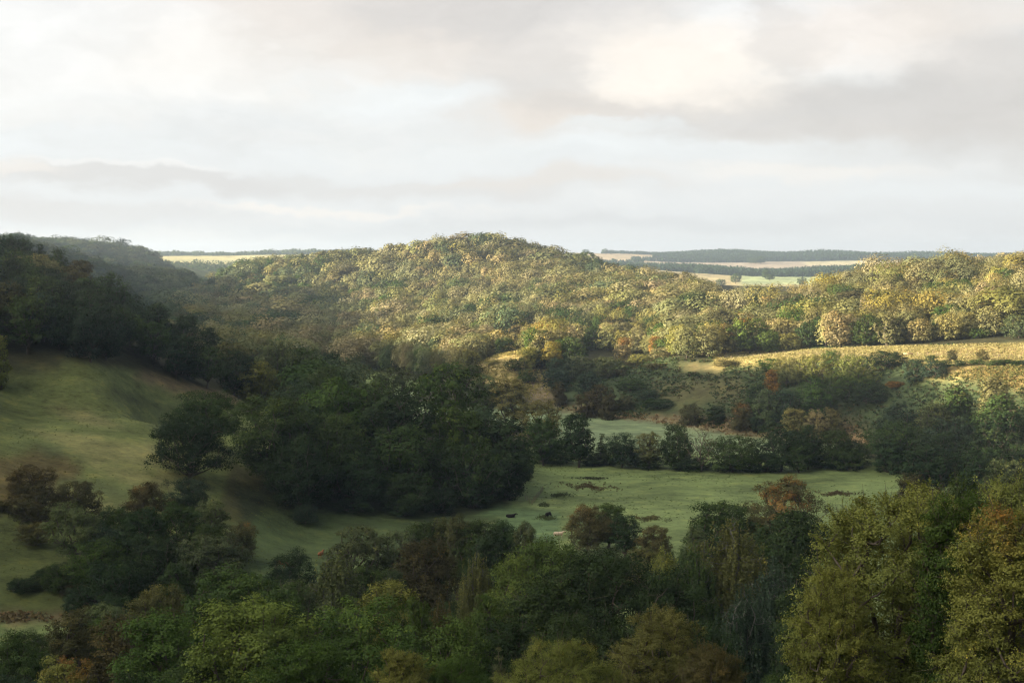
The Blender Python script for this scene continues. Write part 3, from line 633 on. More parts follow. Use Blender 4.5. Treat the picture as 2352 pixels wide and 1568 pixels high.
# ------------------------------------------------------------------ dark clump in the middle
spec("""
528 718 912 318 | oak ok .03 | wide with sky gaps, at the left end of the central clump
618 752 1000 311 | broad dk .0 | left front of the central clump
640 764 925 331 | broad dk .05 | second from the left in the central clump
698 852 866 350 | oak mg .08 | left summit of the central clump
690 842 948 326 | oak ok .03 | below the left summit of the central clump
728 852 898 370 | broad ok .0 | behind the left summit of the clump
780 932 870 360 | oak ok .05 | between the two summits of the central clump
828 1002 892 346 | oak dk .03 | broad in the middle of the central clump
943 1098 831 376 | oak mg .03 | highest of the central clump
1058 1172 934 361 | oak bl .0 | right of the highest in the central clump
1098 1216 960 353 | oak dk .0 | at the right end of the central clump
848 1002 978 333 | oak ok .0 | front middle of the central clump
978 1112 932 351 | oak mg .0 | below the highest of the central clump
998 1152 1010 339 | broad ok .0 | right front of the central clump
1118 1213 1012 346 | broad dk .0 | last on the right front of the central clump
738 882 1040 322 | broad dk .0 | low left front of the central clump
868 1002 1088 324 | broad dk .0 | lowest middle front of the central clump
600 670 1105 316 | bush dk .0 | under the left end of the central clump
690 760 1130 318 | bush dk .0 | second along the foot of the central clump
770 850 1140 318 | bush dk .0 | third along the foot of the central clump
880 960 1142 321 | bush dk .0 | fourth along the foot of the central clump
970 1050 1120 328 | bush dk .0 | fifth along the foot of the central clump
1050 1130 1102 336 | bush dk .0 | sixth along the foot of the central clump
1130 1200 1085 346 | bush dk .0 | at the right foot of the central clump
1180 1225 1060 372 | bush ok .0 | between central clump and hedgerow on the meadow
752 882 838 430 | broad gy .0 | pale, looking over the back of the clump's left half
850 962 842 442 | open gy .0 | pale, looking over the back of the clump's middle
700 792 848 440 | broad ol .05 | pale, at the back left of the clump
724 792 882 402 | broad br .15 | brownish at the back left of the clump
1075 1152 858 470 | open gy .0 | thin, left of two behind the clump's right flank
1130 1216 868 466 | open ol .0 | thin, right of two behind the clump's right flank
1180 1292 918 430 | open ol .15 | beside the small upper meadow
""")
# ------------------------------------------------------------------ hedgerow between the two meadows
spec("""
1206 1292 958 406 | broad ok .05 | first in the hedgerow from the central clump
1293 1367 948 401 | oak dk .05 | tall with thin pale top, second in the hedgerow
1360 1394 992 403 | conifer gy .0 | slim, third in the hedgerow
1397 1461 992 399 | oak dk .0 | pointed and black, fourth in the hedgerow
1463 1518 990 397 | open ol .0 | see-through, fifth in the hedgerow
1514 1592 971 397 | broad ok .0 | round, just left of the bare tree in the hedgerow
1570 1652 972 394 | bare br .0 | leafless, pale twigs against the upper meadow
1620 1746 997 394 | broad ok .0 | low, right of the bare tree in the hedgerow
1745 1848 973 395 | oak dk .0 | largest and rounded in the hedgerow
1829 1884 976 398 | broad dk .0 | right shoulder of the largest hedgerow tree
1874 1954 984 400 | broad ok .0 | near the right end of the hedgerow
1925 2000 1006 401 | broad dk .0 | last in the hedgerow
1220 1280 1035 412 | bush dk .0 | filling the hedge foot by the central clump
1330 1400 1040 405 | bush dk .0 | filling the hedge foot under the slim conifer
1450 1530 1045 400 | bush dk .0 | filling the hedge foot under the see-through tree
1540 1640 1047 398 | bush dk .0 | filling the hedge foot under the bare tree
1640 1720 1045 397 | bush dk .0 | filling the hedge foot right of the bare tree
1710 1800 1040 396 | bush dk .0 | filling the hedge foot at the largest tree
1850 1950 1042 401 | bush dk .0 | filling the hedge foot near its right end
1250 1330 1012 409 | broad ok .0 | low between the first and second hedgerow trees
1375 1425 1028 404 | bush ok .0 | wedged between slim conifer and pointed hedgerow tree
1430 1490 1022 401 | broad bl .0 | low beside the pointed black hedgerow tree
1800 1870 1005 393 | broad ok .0 | in front of the largest hedgerow tree
1900 1990 1025 397 | bush ok .0 | spilling onto the meadow at the hedgerow's end
""")
# ------------------------------------------------------------------ right valley side
spec("""
2020 2112 922 412 | bush bl .0 | leftmost of the lower right wood
2108 2188 924 408 | broad gy .0 | greyish in the lower right wood below the bracken
2176 2242 886 410 | oak ok .35 | with a yellow tip, above the lower right wood
2254 2338 863 402 | broad ol .0 | highest of the lower right wood
2240 2360 904 388 | broad ok .0 | at the right edge under the highest one
2236 2356 943 373 | oak dk .0 | broad at the right edge, middle of the lower wood
2128 2242 954 387 | oak bl .0 | in the middle of the lower right wood
1995 2132 961 398 | broad ok .0 | behind the end of the hedgerow
2216 2360 982 360 | oak dk .0 | rounded at the right edge, lower wood
2098 2222 990 374 | broad dk .0 | above the blackish tree at the meadow end
2198 2332 1020 342 | broad dk .0 | lowest of the lower right wood
2300 2420 1012 346 | broad dk .0 | cut by the right edge, lower wood
2010 2080 1005 392 | bush dk .0 | at the foot of the lower right wood
1715 1772 880 463 | broad dk .0 | at the left foot of the terrace clump
1728 1792 890 455 | broad gy .0 | greyish, left front of the terrace clump
1776 1838 892 452 | broad bl .0 | second greyish one in the front of the terrace clump
1768 1846 820 480 | broad ol .20 | upper left of the terrace clump
1836 1914 812 470 | open hw .10 | tall and light in the terrace clump
1904 2006 813 456 | open hw .05 | light-topped in the middle of the terrace clump
1905 1998 850 455 | broad mg .0 | below the light-topped middle of the terrace clump
1992 2082 804 466 | oak dk .05 | dark right shoulder of the terrace clump
1890 1932 802 486 | broad mg .0 | small topmost crown of the terrace clump
1835 1910 860 452 | broad mg .0 | front middle of the terrace clump
1750 1786 848 470 | broad og .40 | small and vivid left in the terrace clump
2033 2078 878 446 | bush og .35 | small and vivid at the right foot of the terrace clump
1940 2042 876 448 | broad dk .0 | right front of the terrace clump
1798 1852 934 442 | bush ol .10 | round, left of three at the foot of the terrace clump
1848 1896 938 440 | bush tn .10 | round, middle of three at the foot of the terrace clump
1886 1932 935 441 | bush ol .05 | round, right of three at the foot of the terrace clump
1676 1732 922 460 | bush br .55 | rusty-tipped left of the terrace clump
1722 1760 940 455 | bush dk .0 | below the rusty-tipped bush
1560 1610 925 480 | bush br .05 | alone in the bracken below the terrace
1625 1665 930 472 | bush dk .0 | second alone in the bracken
2176 2199 802 462 | bush br .10 | small, left of two on the sunlit bank
2243 2268 801 458 | bush br .10 | small, right of two on the sunlit bank
2126 2153 814 460 | bush dk .0 | small and dark beside the sunlit bank
2076 2130 824 442 | bush bl .0 | bramble-like on the left of the sunlit bank
2120 2180 828 438 | bush bl .0 | bramble-like beside the small dark bush
2266 2306 830 436 | bush ok .0 | bramble-like under the sunlit bank
2306 2350 830 436 | bush ok .0 | bramble-like at the right edge of the sunlit bank
1740 1800 822 502 | bush mg .10 | low on the lip of the terrace
1640 1700 826 520 | bush br .10 | low at the left lip of the terrace
2092 2124 829 447 | bush dk .0 | bramble mound, first along the lip of the sunlit bank
2150 2184 826 445 | bush ok .0 | bramble mound, second along the lip of the sunlit bank
2184 2226 829 442 | bush dk .0 | bramble mound, third along the lip of the sunlit bank
2226 2262 827 441 | bush ok .0 | bramble mound, fourth along the lip of the sunlit bank
2286 2330 826 437 | bush dk .0 | bramble mound, fifth along the lip of the sunlit bank
2330 2380 828 436 | bush bl .0 | bramble mound, last along the lip of the sunlit bank
1158 1208 822 600 | broad ok .25 | yellow-lit, left of two beside the small sunny slope
1202 1250 800 605 | oak dk .10 | beside the small sunny slope, right one
1191 1235 844 582 | oak ok .60 | red-topped, standing on the track
1246 1292 782 602 | open ye .10 | glowing, above the track
1280 1344 772 606 | oak ok .05 | right of the glowing yellow one
1254 1324 820 581 | broad bl .0 | below the glowing yellow one
1250 1304 846 566 | broad bl .0 | first of the shaded wood right of the track
1302 1368 815 581 | broad gy .0 | upper middle of the shaded slope wood
1364 1428 818 571 | broad gy .0 | round, upper right of the shaded slope wood
1320 1378 852 556 | broad bl .0 | centre of the shaded slope wood
1272 1298 880 551 | bush rd .0 | narrow, at the foot of the shaded slope wood
1376 1450 846 551 | bush br .05 | broad, right of the shaded slope wood
1354 1418 882 536 | bush rd .05 | broad, above the upper meadow
1326 1384 898 529 | bush rd .05 | nearest the start of the upper meadow
1412 1484 866 531 | oak ok .30 | round with yellow rim, above the upper meadow
1476 1536 834 541 | broad br .10 | on the shaded slope under the rusty shrubs
1376 1420 906 521 | bush br .10 | over the fringe of the upper meadow
1456 1520 894 519 | broad bl .0 | behind the dome at the meadow fringe
1468 1550 914 506 | oak dk .0 | dome at the fringe of the upper meadow
1416 1456 906 516 | bush br .0 | left of the dome at the meadow fringe
1492 1562 797 576 | bush tn .15 | sunlit top of the slope wood
1446 1500 812 581 | bush yg .25 | sunlit beside the tan one on the slope wood
1416 1446 778 611 | broad tn .50 | narrow, above the shaded slope wood
1490 1524 770 621 | broad og .40 | vivid, above the sunlit slope bushes
1500 1558 774 611 | oak mg .0 | right of the vivid orange one
1430 1490 828 561 | bush rd .15 | low on the slope below the sunlit bushes
1516 1572 828 556 | bush rd .20 | low at the left end of the terrace
1136 1176 773 652 | broad ok .0 | at the top of the small sunny slope
1084 1130 794 655 | bush br .20 | at the left of the small sunny slope
1056 1130 762 676 | broad ol .05 | directly behind the small sunny slope, first of three
1120 1196 756 682 | broad tn .05 | directly behind the small sunny slope, second of three
1186 1262 762 676 | oak ol .10 | directly behind the small sunny slope, third of three
1098 1140 800 668 | bush ol .05 | on the crest of the small sunny slope, left
1150 1190 793 662 | bush tn .05 | on the crest of the small sunny slope, right
1110 1150 846 618 | bush yg .0 | at the foot of the small sunny slope
1190 1226 800 628 | broad ol .10 | between the sunny slope and the glowing yellow tree
1068 1098 772 690 | conifer br .10 | narrow, left of the small sunny slope
890 972 800 722 | broad tn .25 | first of the sunlit row on the valley floor
966 1008 806 712 | broad tn .05 | second of the sunlit row on the valley floor
990 1058 806 700 | broad ol .15 | third of the sunlit row on the valley floor
1053 1094 817 682 | broad yg .05 | last of the sunlit row on the valley floor
806 884 768 792 | oak ok .10 | flat-topped, left of two on the far valley floor
862 938 768 788 | oak ok .05 | flat-topped, right of two on the far valley floor
808 848 800 770 | broad gy .0 | small, before the flat-topped pair
1590 1642 770 562 | open ye .10 | first on the terrace edge from the left
1637 1692 740 563 | oak yg .55 | orange-topped, second on the terrace edge
1680 1765 726 561 | oak bg .50 | biggest and brightest on the terrace edge
1744 1792 759 553 | broad bg .05 | right of the brightest on the terrace edge
1773 1847 729 571 | broad ol .0 | behind, right of the brightest on the terrace edge
1788 1850 764 551 | bush yg .0 | rounded, on the middle of the terrace edge
1836 1884 737 549 | oak ok .10 | brownish oval on the terrace edge
1880 1918 719 546 | broad pg .0 | tall and narrow on the terrace edge
1912 1950 734 549 | broad dk .0 | behind the tall narrow one on the terrace edge
1940 1990 738 551 | broad ok .0 | shaded, in the middle of the terrace edge
1976 2003 762 531 | bush ye .0 | small, left of the pale wide one on the terrace
1986 2044 718 536 | open pg .0 | pale and wide on the terrace edge
2024 2078 724 526 | oak mg .55 | orange-crested on the terrace edge
2070 2112 744 538 | broad dk .0 | shaded, behind the timber trough
2108 2176 740 536 | broad ok .0 | shaded, right of the timber trough
2170 2228 750 521 | bush yg .20 | rounded, right part of the terrace edge
2226 2272 752 516 | broad mg .05 | second from last on the terrace edge
2268 2309 729 521 | broad ol .05 | tall at the right part of the terrace edge
2308 2375 721 506 | broad gy .0 | last on the terrace edge at the right of the photo
""")
for o_ in OUT: print('ODD', o_)

# ------------------------------------------------------------------ scattered woods : nearest as single trees, the rest as masses
OCC = [(t.location.x, t.location.y, max(t.scale.x*.3, 2.5)) for t in TREES]
def scatter(poly, y0, y1, spacing, seed, hcan, keep=None, n=60000):
    rng = np.random.RandomState(seed); us = [p[0] for p in poly]
    t0, t1 = (min(us)-1176)/F, (max(us)-1176)/F
    y = np.sqrt(rng.uniform(y0*y0, y1*y1, n)); x = rng.uniform(t0, t1, n)*y; z = ground_z(x, y); u, v = project(x, y, z + hcan)
    k = inpoly(u, v, poly) & (col_class(x, y) if keep is None else keep(x, y, u, v))
    x, y, z = x[k], y[k], z[k]; cell = {}; out = []
    for i in range(len(x)):
        s = spacing*(1 + .25*math.sin(i*1.7)); ci, cj = int(x[i]//spacing), int(y[i]//spacing); ok = True
        for a in (-1, 0, 1):
            for b in (-1, 0, 1):
                for (px, py) in cell.get((ci+a, cj+b), ()):
                    if (px-x[i])**2 + (py-y[i])**2 < s*s*.8: ok = False; break
        if ok: cell.setdefault((ci, cj), []).append((x[i], y[i])); out.append((x[i], y[i], z[i]))
    return out
def col_class(x, y): return np.ones(len(x), bool)
def free(p): return all((p[0]-a)**2 + (p[1]-b)**2 > r*r for a, b, r in OCC)
def pick(rng, pal):
    r = rng.uniform(0, 1); s = 0
    for k, w_, a in pal:
        s += w_
        if r < s: return k, a
    return pal[0][0], pal[0][2]
ORD = ['first', 'second', 'third', 'fourth', 'fifth', 'sixth', 'seventh', 'eighth', 'ninth', 'tenth', 'eleventh', 'twelfth', 'thirteenth', 'fourteenth', 'fifteenth', 'sixteenth', 'seventeenth', 'eighteenth', 'nineteenth', 'twentieth']
def ordw(i): return ORD[i] if i < 20 else ('twenty-' if i < 40 else 'forty-' if i < 60 else 'sixty-' ) + ORD[i % 20]
def by_view(pts_, ztop, wid, k, blockers=()):
    """split points into the k that show largest and the rest"""
    sky_ = np.full(260, 9999.0); sc_ = []
    allp = [(p[1], 0, p) for p in pts_] + [(b[1], 1, b) for b in blockers]
    for _, bl, p in sorted(allp, key=lambda t: t[0]):
        if bl:
            u_, v_ = project(np.array([p[0]]), np.array([p[1]]), np.array([p[2]])); hw = p[3]*.4/p[1]*F; a = int(max(0, (u_[0]-hw)//10 + 12)); b = int(min(259, max(0, (u_[0]+hw)//10 + 12)))
            sky_[a:b+1] = np.minimum(sky_[a:b+1], v_[0] + p[3]*.2/p[1]*F); continue
        u_, v_ = project(np.array([p[0]]), np.array([p[1]]), np.array([p[2] + ztop])); hw = wid/2/p[1]*F; a = int(max(0, (u_[0]-hw)//10 + 12)); b = int(min(259, (u_[0]+hw)//10 + 12))
        seg = sky_[a:b+1]; vb = v_[0] + ztop*.8/p[1]*F
        see = np.clip(np.minimum(seg, vb) - v_[0], 0, None).sum()*10 if len(seg) and -60 < u_[0] < 2410 else 0
        sky_[a:b+1] = np.minimum(seg, v_[0]); sc_.append((see, p))
    sc_.sort(key=lambda t: -t[0]); return [p for s_, p in sc_[:k] if s_ > 60], [p for s_, p in sc_[:k] if s_ <= 60] + [p for s_, p in sc_[k:]]
def rows_label(pts_, place, group, pal, shapes, hr, wr, rng, nrow):
    ys = sorted(p[1] for p in pts_); cuts = [ys[min(len(ys)-1, int(len(ys)*(k+1)/nrow))] for k in range(nrow)]
    rows = [[] for _ in range(nrow)]
    for p in pts_: rows[next((k for k in range(nrow) if p[1] <= cuts[k]), nrow-1)].append(p)
    for k, r_ in enumerate(rows):
        for j, p in enumerate(sorted(r_, key=lambda p: p[0]/p[1])):
            ck, al = pick(rng, pal); sh = shapes[rng.randint(len(shapes))]; h = rng.uniform(*hr); w = h*rng.uniform(*wr)
            place_tree(p[0], p[1], h, w, sh, ck, al, f"{ordw(j)} from left, {ordw(k)} row of the {place}", group)
rng = np.random.RandomState(11)
ip = [p for p in scatter([(-200, 1180), (2500, 1180), (2500, 1640), (-200, 1640)], 105, 262, 8.5, 8, 6.0, lambda x, y, u, v: np.ones(len(x), bool)) if p[1] < 150 or p[2] < 9]
def _lowok(p):
    u_, v_ = project(np.array([p[0]]), np.array([p[1]]), np.array([p[2]])); u_, v_ = u_[0], v_[0]
    if v_ < 1290 or (u_ < 180 and 1405 < v_ < 1560) or (560 < u_ < 760 and v_ < 1370) or (u_ < 120 and v_ < 1400) or (1150 < u_ < 1750 and v_ < 1330): return False
    return all((p[0]-a)**2 + (p[1]-b)**2 > 9 for a, b, r_ in OCC)
ip = [p for p in ip if _lowok(p)]; print('infill', len(ip))
IPAL = [('dk', .36, 0), ('ok', .34, 0), ('mg', .12, .05), ('bl', .10, 0), ('gy', .05, 0), ('br', .03, .05)]
rows_label(ip, 'undergrowth below the viewpoint', 'undergrowth trees below the viewpoint', IPAL, ['bush', 'broad', 'bush'], (4.5, 8.5), (.9, 1.25), rng, 5) if 0 else None
LPAL = [('dk', .36, .0), ('ok', .28, .1), ('gy', .10, .05), ('bl', .14, 0), ('br', .06, .2), ('ol', .03, .1), ('mg', .03, 0)]
LWOOD = [(-160, 540), (0, 548), (100, 575), (160, 605), (215, 640), (300, 705), (340, 715), (400, 745), (450, 770), (520, 795), (700, 805), (790, 850), (760, 900), (560, 925), (430, 885), (330, 860), (200, 850), (0, 880), (-160, 890)]
lp = [p for p in scatter(LWOOD, 345, 560, 10.2, 3, 13.5) if free(p) and not inpoly(*[np.array([a]) for a in project(p[0], p[1], p[2])], LS)[0]]
print('left wood', len(lp)); ip, _ = by_view(ip, 6.5, 7, 120, [(t.location.x, t.location.y, t.location.z + t.scale.z, t.scale.x*.8) for t in TREES if t.location.y < 270]); print('infill shown', len(ip))
rows_label(ip, 'valley undergrowth', 'undergrowth trees below the viewpoint', IPAL, ['bush', 'broad', 'bush'], (4.5, 8.5), (.9, 1.25), rng, 5)
lp, lrest = by_view(lp, 14, 11, 130); print('left shown', len(lp), len(lrest))
rows_label(lp, 'dark left wood', 'trees of the dark wood above the pasture', LPAL, ['broad', 'oak', 'broad', 'open', 'broad'], (10.5, 15), (.7, .95), rng, 6)
RWOOD = [(1560, 700), (1640, 672), (1760, 668), (1830, 660), (1960, 625), (2060, 600), (2400, 588), (2500, 588), (2500, 790), (2200, 790), (2000, 792), (1800, 800), (1640, 805), (1540, 800), (1320, 780), (1180, 780), (1080, 800), (1020, 790), (1150, 735), (1320, 690), (1440, 660)]
SPAL = [('ye', .01, .2), ('og', .01, .2), ('tn', .31, .08), ('yg', .12, .08), ('ol', .26, .05), ('pg', .10, .03), ('br', .05, .15), ('mg', .06, .05), ('ok', .08, .02)]
def rkeep(x, y, u, v):
    uu, vv = project(x, y, ground_z(x, y)); return ~inpoly(uu, vv, TER) & ~inpoly(uu, vv, [(1080, 850), (1120, 805), (1300, 792), (1240, 820), (1180, 880), (1080, 880)]) & ~inpoly(uu, vv, ESC)
rp = [p for p in scatter(RWOOD, 535, 900, 9.4, 4, 13.5, rkeep, 90000) if free(p)]
rp.sort(key=lambda p: p[1] + 9*math.sin(p[0])); print('right wood', len(rp))
near, far = by_view(rp, 10.5, 9.5, 160); print('shown', len(near))
rows_label(near, 'sunlit right wood', 'trees of the sunlit wood behind the upper field', SPAL, ['broad', 'oak', 'open', 'broad', 'bush'], (9.5, 14.5), (.8, 1.1), rng, 6)

MP = []
for shp, rt in [('broad', .95), ('oak', 1.05), ('open', 1.2), ('broad', 1.4), ('bush', .85), ('oak', .9)]:
    for s in range(3):
        for nl, lr in ((2300, .053), (1300, .070), (750, .094)):
            (LV, LQ), lf, cl, WV = make_tree(shp, rt, nl, lr, 500 + s*17 + int(rt*10), wood=False)
            MP.append((shp, rt, nl, LV, lf, cl))
MP0, MPN, MPF = [m for m in MP if m[2] == 2300], [m for m in MP if m[2] == 1300], [m for m in MP if m[2] == 750]
def mass(name, label, cat, pts_, pal, hr, wr, seed, split=1000, group=None, cull=1e9):
    rng = np.random.RandomState(seed); VV, CC, LF = [], [], []
    for (x, y, z) in pts_:
        pr = MPF if (split < 2 or y > 1060) else MPN if y > 760 else MP0; shp, rt, nl, LV, lf, cl = pr[rng.randint(len(pr))]
        h = rng.uniform(*hr)*(1.15 if rng.uniform() < .12 else 1); w = h*rng.uniform(*wr); a = rng.uniform(0, 6.28); ca, sa = math.cos(a), math.sin(a)
        V = LV*np.array([w*rt, w*rt, h]); V = np.stack([V[:, 0]*ca - V[:, 1]*sa + x, V[:, 0]*sa + V[:, 1]*ca + y, V[:, 2] + z], -1)
        nv = .5 + .13*math.sin(x*.031 + 2*math.sin(y*.017)) + .10*math.sin(y*.043 + 1.7*math.sin(x*.029)) + rng.uniform(-.46, .46); nv = min(.999, max(0, nv + (min(.34, max(0, (-x - 120)/420)) if split == 980 else 0))); s_ = 0  # round hill: darker tints pushed west, standing in for its shaded flank
        for ck, w__, al in pal:
            s_ += w__
            if nv < s_: break
        hm = 1 + .22*math.sin(x*.09 + y*.05) + rng.uniform(-.25, .35) + (.5 if rng.uniform() < .1 else 0); V[:, 2] = (V[:, 2] - z)*(.75 + .25*hm) + z; V[:, :2] = (V[:, :2] - (x, y))*hm + (x, y)
        base = np.array(COL[ck][0])*rng.uniform(.72, 1.25)*np.array([rng.uniform(.92, 1.1), 1, rng.uniform(.85, 1.15)])
        cc = np.tile(base, (len(lf), 1)); aut = (cl + al) > 1.06; cc[aut] = cc[aut]*.4 + np.array([.17, .10, .025])
        VV.append(V.astype(np.float32)); CC.append(cc.astype(np.float32)); LF.append(lf*.6 + .2)
    V = np.concatenate(VV); o = mesh_obj(name, V, np.arange(len(V)).reshape(-1, 4), [LEAFM], fattr={'leaf': np.concatenate(LF)}, fcol=np.concatenate(CC))
    return tag(o, label, cat, group, 'stuff')
mass('hillside_wood', 'olive and tan wood covering the far part of the right hillside', 'wood', far, SPAL, (10.5, 16), (.68, 1.0), 21)
CW = [(380, 745), (385, 700), (440, 655), (480, 640), (560, 598), (700, 590), (820, 577), (950, 568), (1000, 552), (1130, 545), (1220, 565), (1300, 590), (1480, 625), (1640, 650), (1560, 720), (1440, 665), (1320, 695), (1150, 740), (1010, 800), (830, 790), (760, 850), (600, 830), (480, 800)]
def ckeep(x, y, u, v): return (ground_z(x, y) > 1.2) | (y > 830)
cp = [p for p in scatter(CW, 640, 1330, 9.2, 5, 14.0, ckeep, 160000) if free(p)]; print('centre', len(cp))
cset = set((round(p[0]), round(p[1])) for p in rp)
mass('inner_wood', 'dark trees deep inside the wood above the pasture', 'wood', lrest, LPAL, (11, 15), (.7, .95), 20)
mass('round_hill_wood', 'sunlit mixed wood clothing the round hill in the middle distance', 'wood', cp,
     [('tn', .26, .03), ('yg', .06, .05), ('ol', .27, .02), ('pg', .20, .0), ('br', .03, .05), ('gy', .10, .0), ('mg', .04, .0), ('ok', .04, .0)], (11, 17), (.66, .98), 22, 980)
FW = [(-200, 540), (0, 543), (100, 545), (270, 556), (350, 582), (440, 632), (500, 665), (470, 740), (420, 800), (-200, 800)]
fp = scatter(FW, 1130, 1950, 10.5, 6, 12.0); print('far left', len(fp))
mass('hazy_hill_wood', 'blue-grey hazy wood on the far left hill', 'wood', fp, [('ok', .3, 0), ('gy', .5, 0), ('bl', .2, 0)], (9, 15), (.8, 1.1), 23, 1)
# woods on the flank outside the photo that shade the valley
op = []
for i in range(1000):
    y = rng.uniform(-80, 1040); x = -(max(y, 250)*.40 + 25) - rng.uniform(0, 130); op.append((x, y, gz(x, y)))
mass('western_ridge_wood', 'dense dark wood on the ridge beyond the left edge', 'wood', op, [('dk', .5, 0), ('ok', .5, 0)], (12, 18), (.7, 1.0), 24, 1)
# far plantations
def far_wood(name, label, quadsets, pal, h, sp, seed, spiky=True, cn=.18):
    rng = np.random.RandomState(seed); VV, CC, LF = [], [], []
    for (u0, u1, y0, y1) in quadsets:
        nn = int((u1-u0)/F*(y0+y1)/2*(y1-y0)/(sp*sp)); y = rng.uniform(y0, y1, nn); x = (rng.uniform(u0, u1, nn)-1176)/F*y; z = ground_z(x, y)
        for i in range(nn):
            k = 26; hh = h*rng.uniform(.78, 1.15)*min(1, max(.45, ((x[i]/y[i]*F + 1176) - 1440)/150 if spiky else 1))*(.86 + .14*math.sin(x[i]*.02) + .08*math.sin(x[i]*.11 + y[i]*.03)); w = hh*rng.uniform(.36, .6)
            pz = rng.uniform(0.1, 1, k); pr_ = (1-pz)**(.7 if spiky else .4)*w*.62 + .2; a = rng.uniform(0, 6.28, k)
            Pp = np.stack([x[i] + pr_*np.cos(a), y[i] + pr_*np.sin(a), z[i] + pz*hh], -1); Nn = norm(np.stack([np.cos(a), np.sin(a), np.full(k, .6)], -1) + rng.normal(0, .35, (k, 3)))
            V, _ = quads(Pp, Nn, np.full(k, h*cn), rng); VV.append(V.astype(np.float32)); base = np.array(COL[pick(rng, pal)[0]][0])*rng.uniform(.8, 1.2)
            CC.append(np.tile(base, (k, 1))); LF.append(rng.uniform(0, .85, k))
    V = np.concatenate(VV); o = mesh_obj(name, V, np.arange(len(V)).reshape(-1, 4), [LEAFM], fattr={'leaf': np.concatenate(LF)}, fcol=np.concatenate(CC)); print(name, len(V)//104)
    return tag(o, label, 'wood', None, 'stuff')
far_wood('pine_plantation', 'long bluish conifer plantation along the far skyline', [(1500, 2450, 4170, 4330), (1500, 2450, 4450, 4700), (1380, 1500, 4560, 4640), (1450, 1750, 4000, 4080)], [('dk', .6, 0), ('bl', .4, 0)], 20, 8.0, 31)
far_wood('lower_plantation', 'dark bluish plantation between the two far fields', [(1330, 2250, 2950, 3200), (1600, 2000, 2680, 2950), (1290, 1640, 2750, 2900), (1290, 1480, 3500, 3560)], [('dk', .6, 0), ('bl', .4, 0)], 17, 8.0, 32, False)
far_wood('skyline_wood', 'hazy strip of wood on the far left skyline', [(350, 1000, 3480, 3640), (350, 720, 2350, 2560)], [('ok', .6, 0), ('gy', .4, 0)], 15, 8.5, 33, False)
hr_ = np.random.RandomState(77)
for i, (u0, v0, Y0) in enumerate([(1690, 650, 2150), (1758, 646, 2300), (1768, 648, 2240), (1842, 652, 2080), (1655, 655, 2060), (1735, 604, 3780), (1748, 603, 3790), (1725, 604, 3800), (1625, 583, 4300), (1345, 582, 4400), (1390, 583, 4400), (1405, 583, 4400)]):
    x, y, z = pt(u0, v0, Y0); 
    place_tree(x, y, 13*hr_.uniform(.8, 1.3)*(1.4 if Y0 > 3000 else 1), 14*hr_.uniform(.8, 1.3)*(1.5 if Y0 > 3000 else 1), 'oak', 'ok', 0, f"far off on the plain, {ordw(i)} of the field trees", 'field trees on the far plain')
# ------------------------------------------------------------------ ground cover one could not count
def tufts(name, label, cat, poly, y0, y1, n, size, cols, seed, hz=.5, cond=None, excl=()):
    rng = np.random.RandomState(seed); us = [p[0] for p in poly]; y = np.sqrt(rng.uniform(y0*y0, y1*y1, n)); x = rng.uniform((min(us)-1176)/F, (max(us)-1176)/F, n)*y
    z = ground_z(x, y); u, v = project(x, y, z); k = inpoly(u, v, poly)
    for ex in excl: k &= ~inpoly(u, v, ex)
    patch = np.sin(x*.11 + 2*np.sin(y*.07)) + np.sin(y*.13 + 1.5*np.sin(x*.05)) + rng.normal(0, .5, n)
    k &= patch > (cond if cond is not None else -9)
    x, y, z = x[k], y[k], z[k]; m_ = 6; Pp = np.repeat(np.stack([x, y, z], -1), m_, 0); s = np.repeat(size*rng.uniform(.6, 1.4, len(x)), m_)
    Pp += rng.normal(0, 1, Pp.shape)*s[:, None]*(.55, .55, 0); Pp[:, 2] += s*hz*rng.uniform(.1, 1, len(s))
    Nn = norm(rng.normal(0, 1, Pp.shape) + (0, -.2, .8)); V, Q_ = quads(Pp, Nn, s, rng)
    ci = np.repeat(rng.randint(0, len(cols), len(x)), m_); cc = np.array(cols)[ci]*rng.uniform(.75, 1.25, len(ci))[:, None]
    o = mesh_obj(name, V, Q_, [LEAFM], fattr={'leaf': rng.uniform(0, .9, len(Q_))}, fcol=cc); print(name, len(Q_))
    return tag(o, label, cat, None, 'stuff')
tufts('bracken', 'dark green bracken and bramble over the bank below the upper field', 'bracken', ESC, 400, 640, 52000, .6, [(.045, .070, .032), (.055, .08, .035), (.08, .07, .035)], 41, .8, -.5, excl=[TER, [(2080, 838), (2700, 836), (2700, 885), (2330, 890), (2200, 862), (2100, 865)], [(1560, 830), (1665, 836), (1655, 860), (1570, 856)]])
tufts('rough_grass', 'pinkish tan rushes and rough grass fringing the upper meadow', 'rough grass', [(1270, 926), (1470, 952), (1690, 960), (1910, 960), (1990, 985), (2000, 1030), (1860, 1012), (1700, 1003), (1500, 970), (1330, 954)], 400, 620, 9000, .6, [(.22, .15, .09), (.17, .12, .07), (.25, .18, .10)], 42, .9)
tufts('bank_grass', 'dry golden grass tussocks on the sunlit upper field and bank', 'grass', [(1640, 812), (2000, 796), (2500, 785), (2500, 836), (2352, 834), (2160, 830), (2080, 833), (1960, 824), (1850, 824), (1760, 838), (1640, 845)], 400, 620, 60000, .34, [(.30, .26, .12), (.26, .24, .10), (.34, .29, .15)], 43, 1.1, -3)
tufts('sunny_slope_grass', 'dry golden tussocks on the small sunny slope and its track', 'grass', [(1080, 870), (1120, 800), (1300, 790), (1262, 830), (1262, 905), (1300, 938), (1210, 920), (1180, 880)], 480, 720, 9000, .5, [(.30, .25, .10), (.22, .20, .08)], 47, 1.0, -1.2)
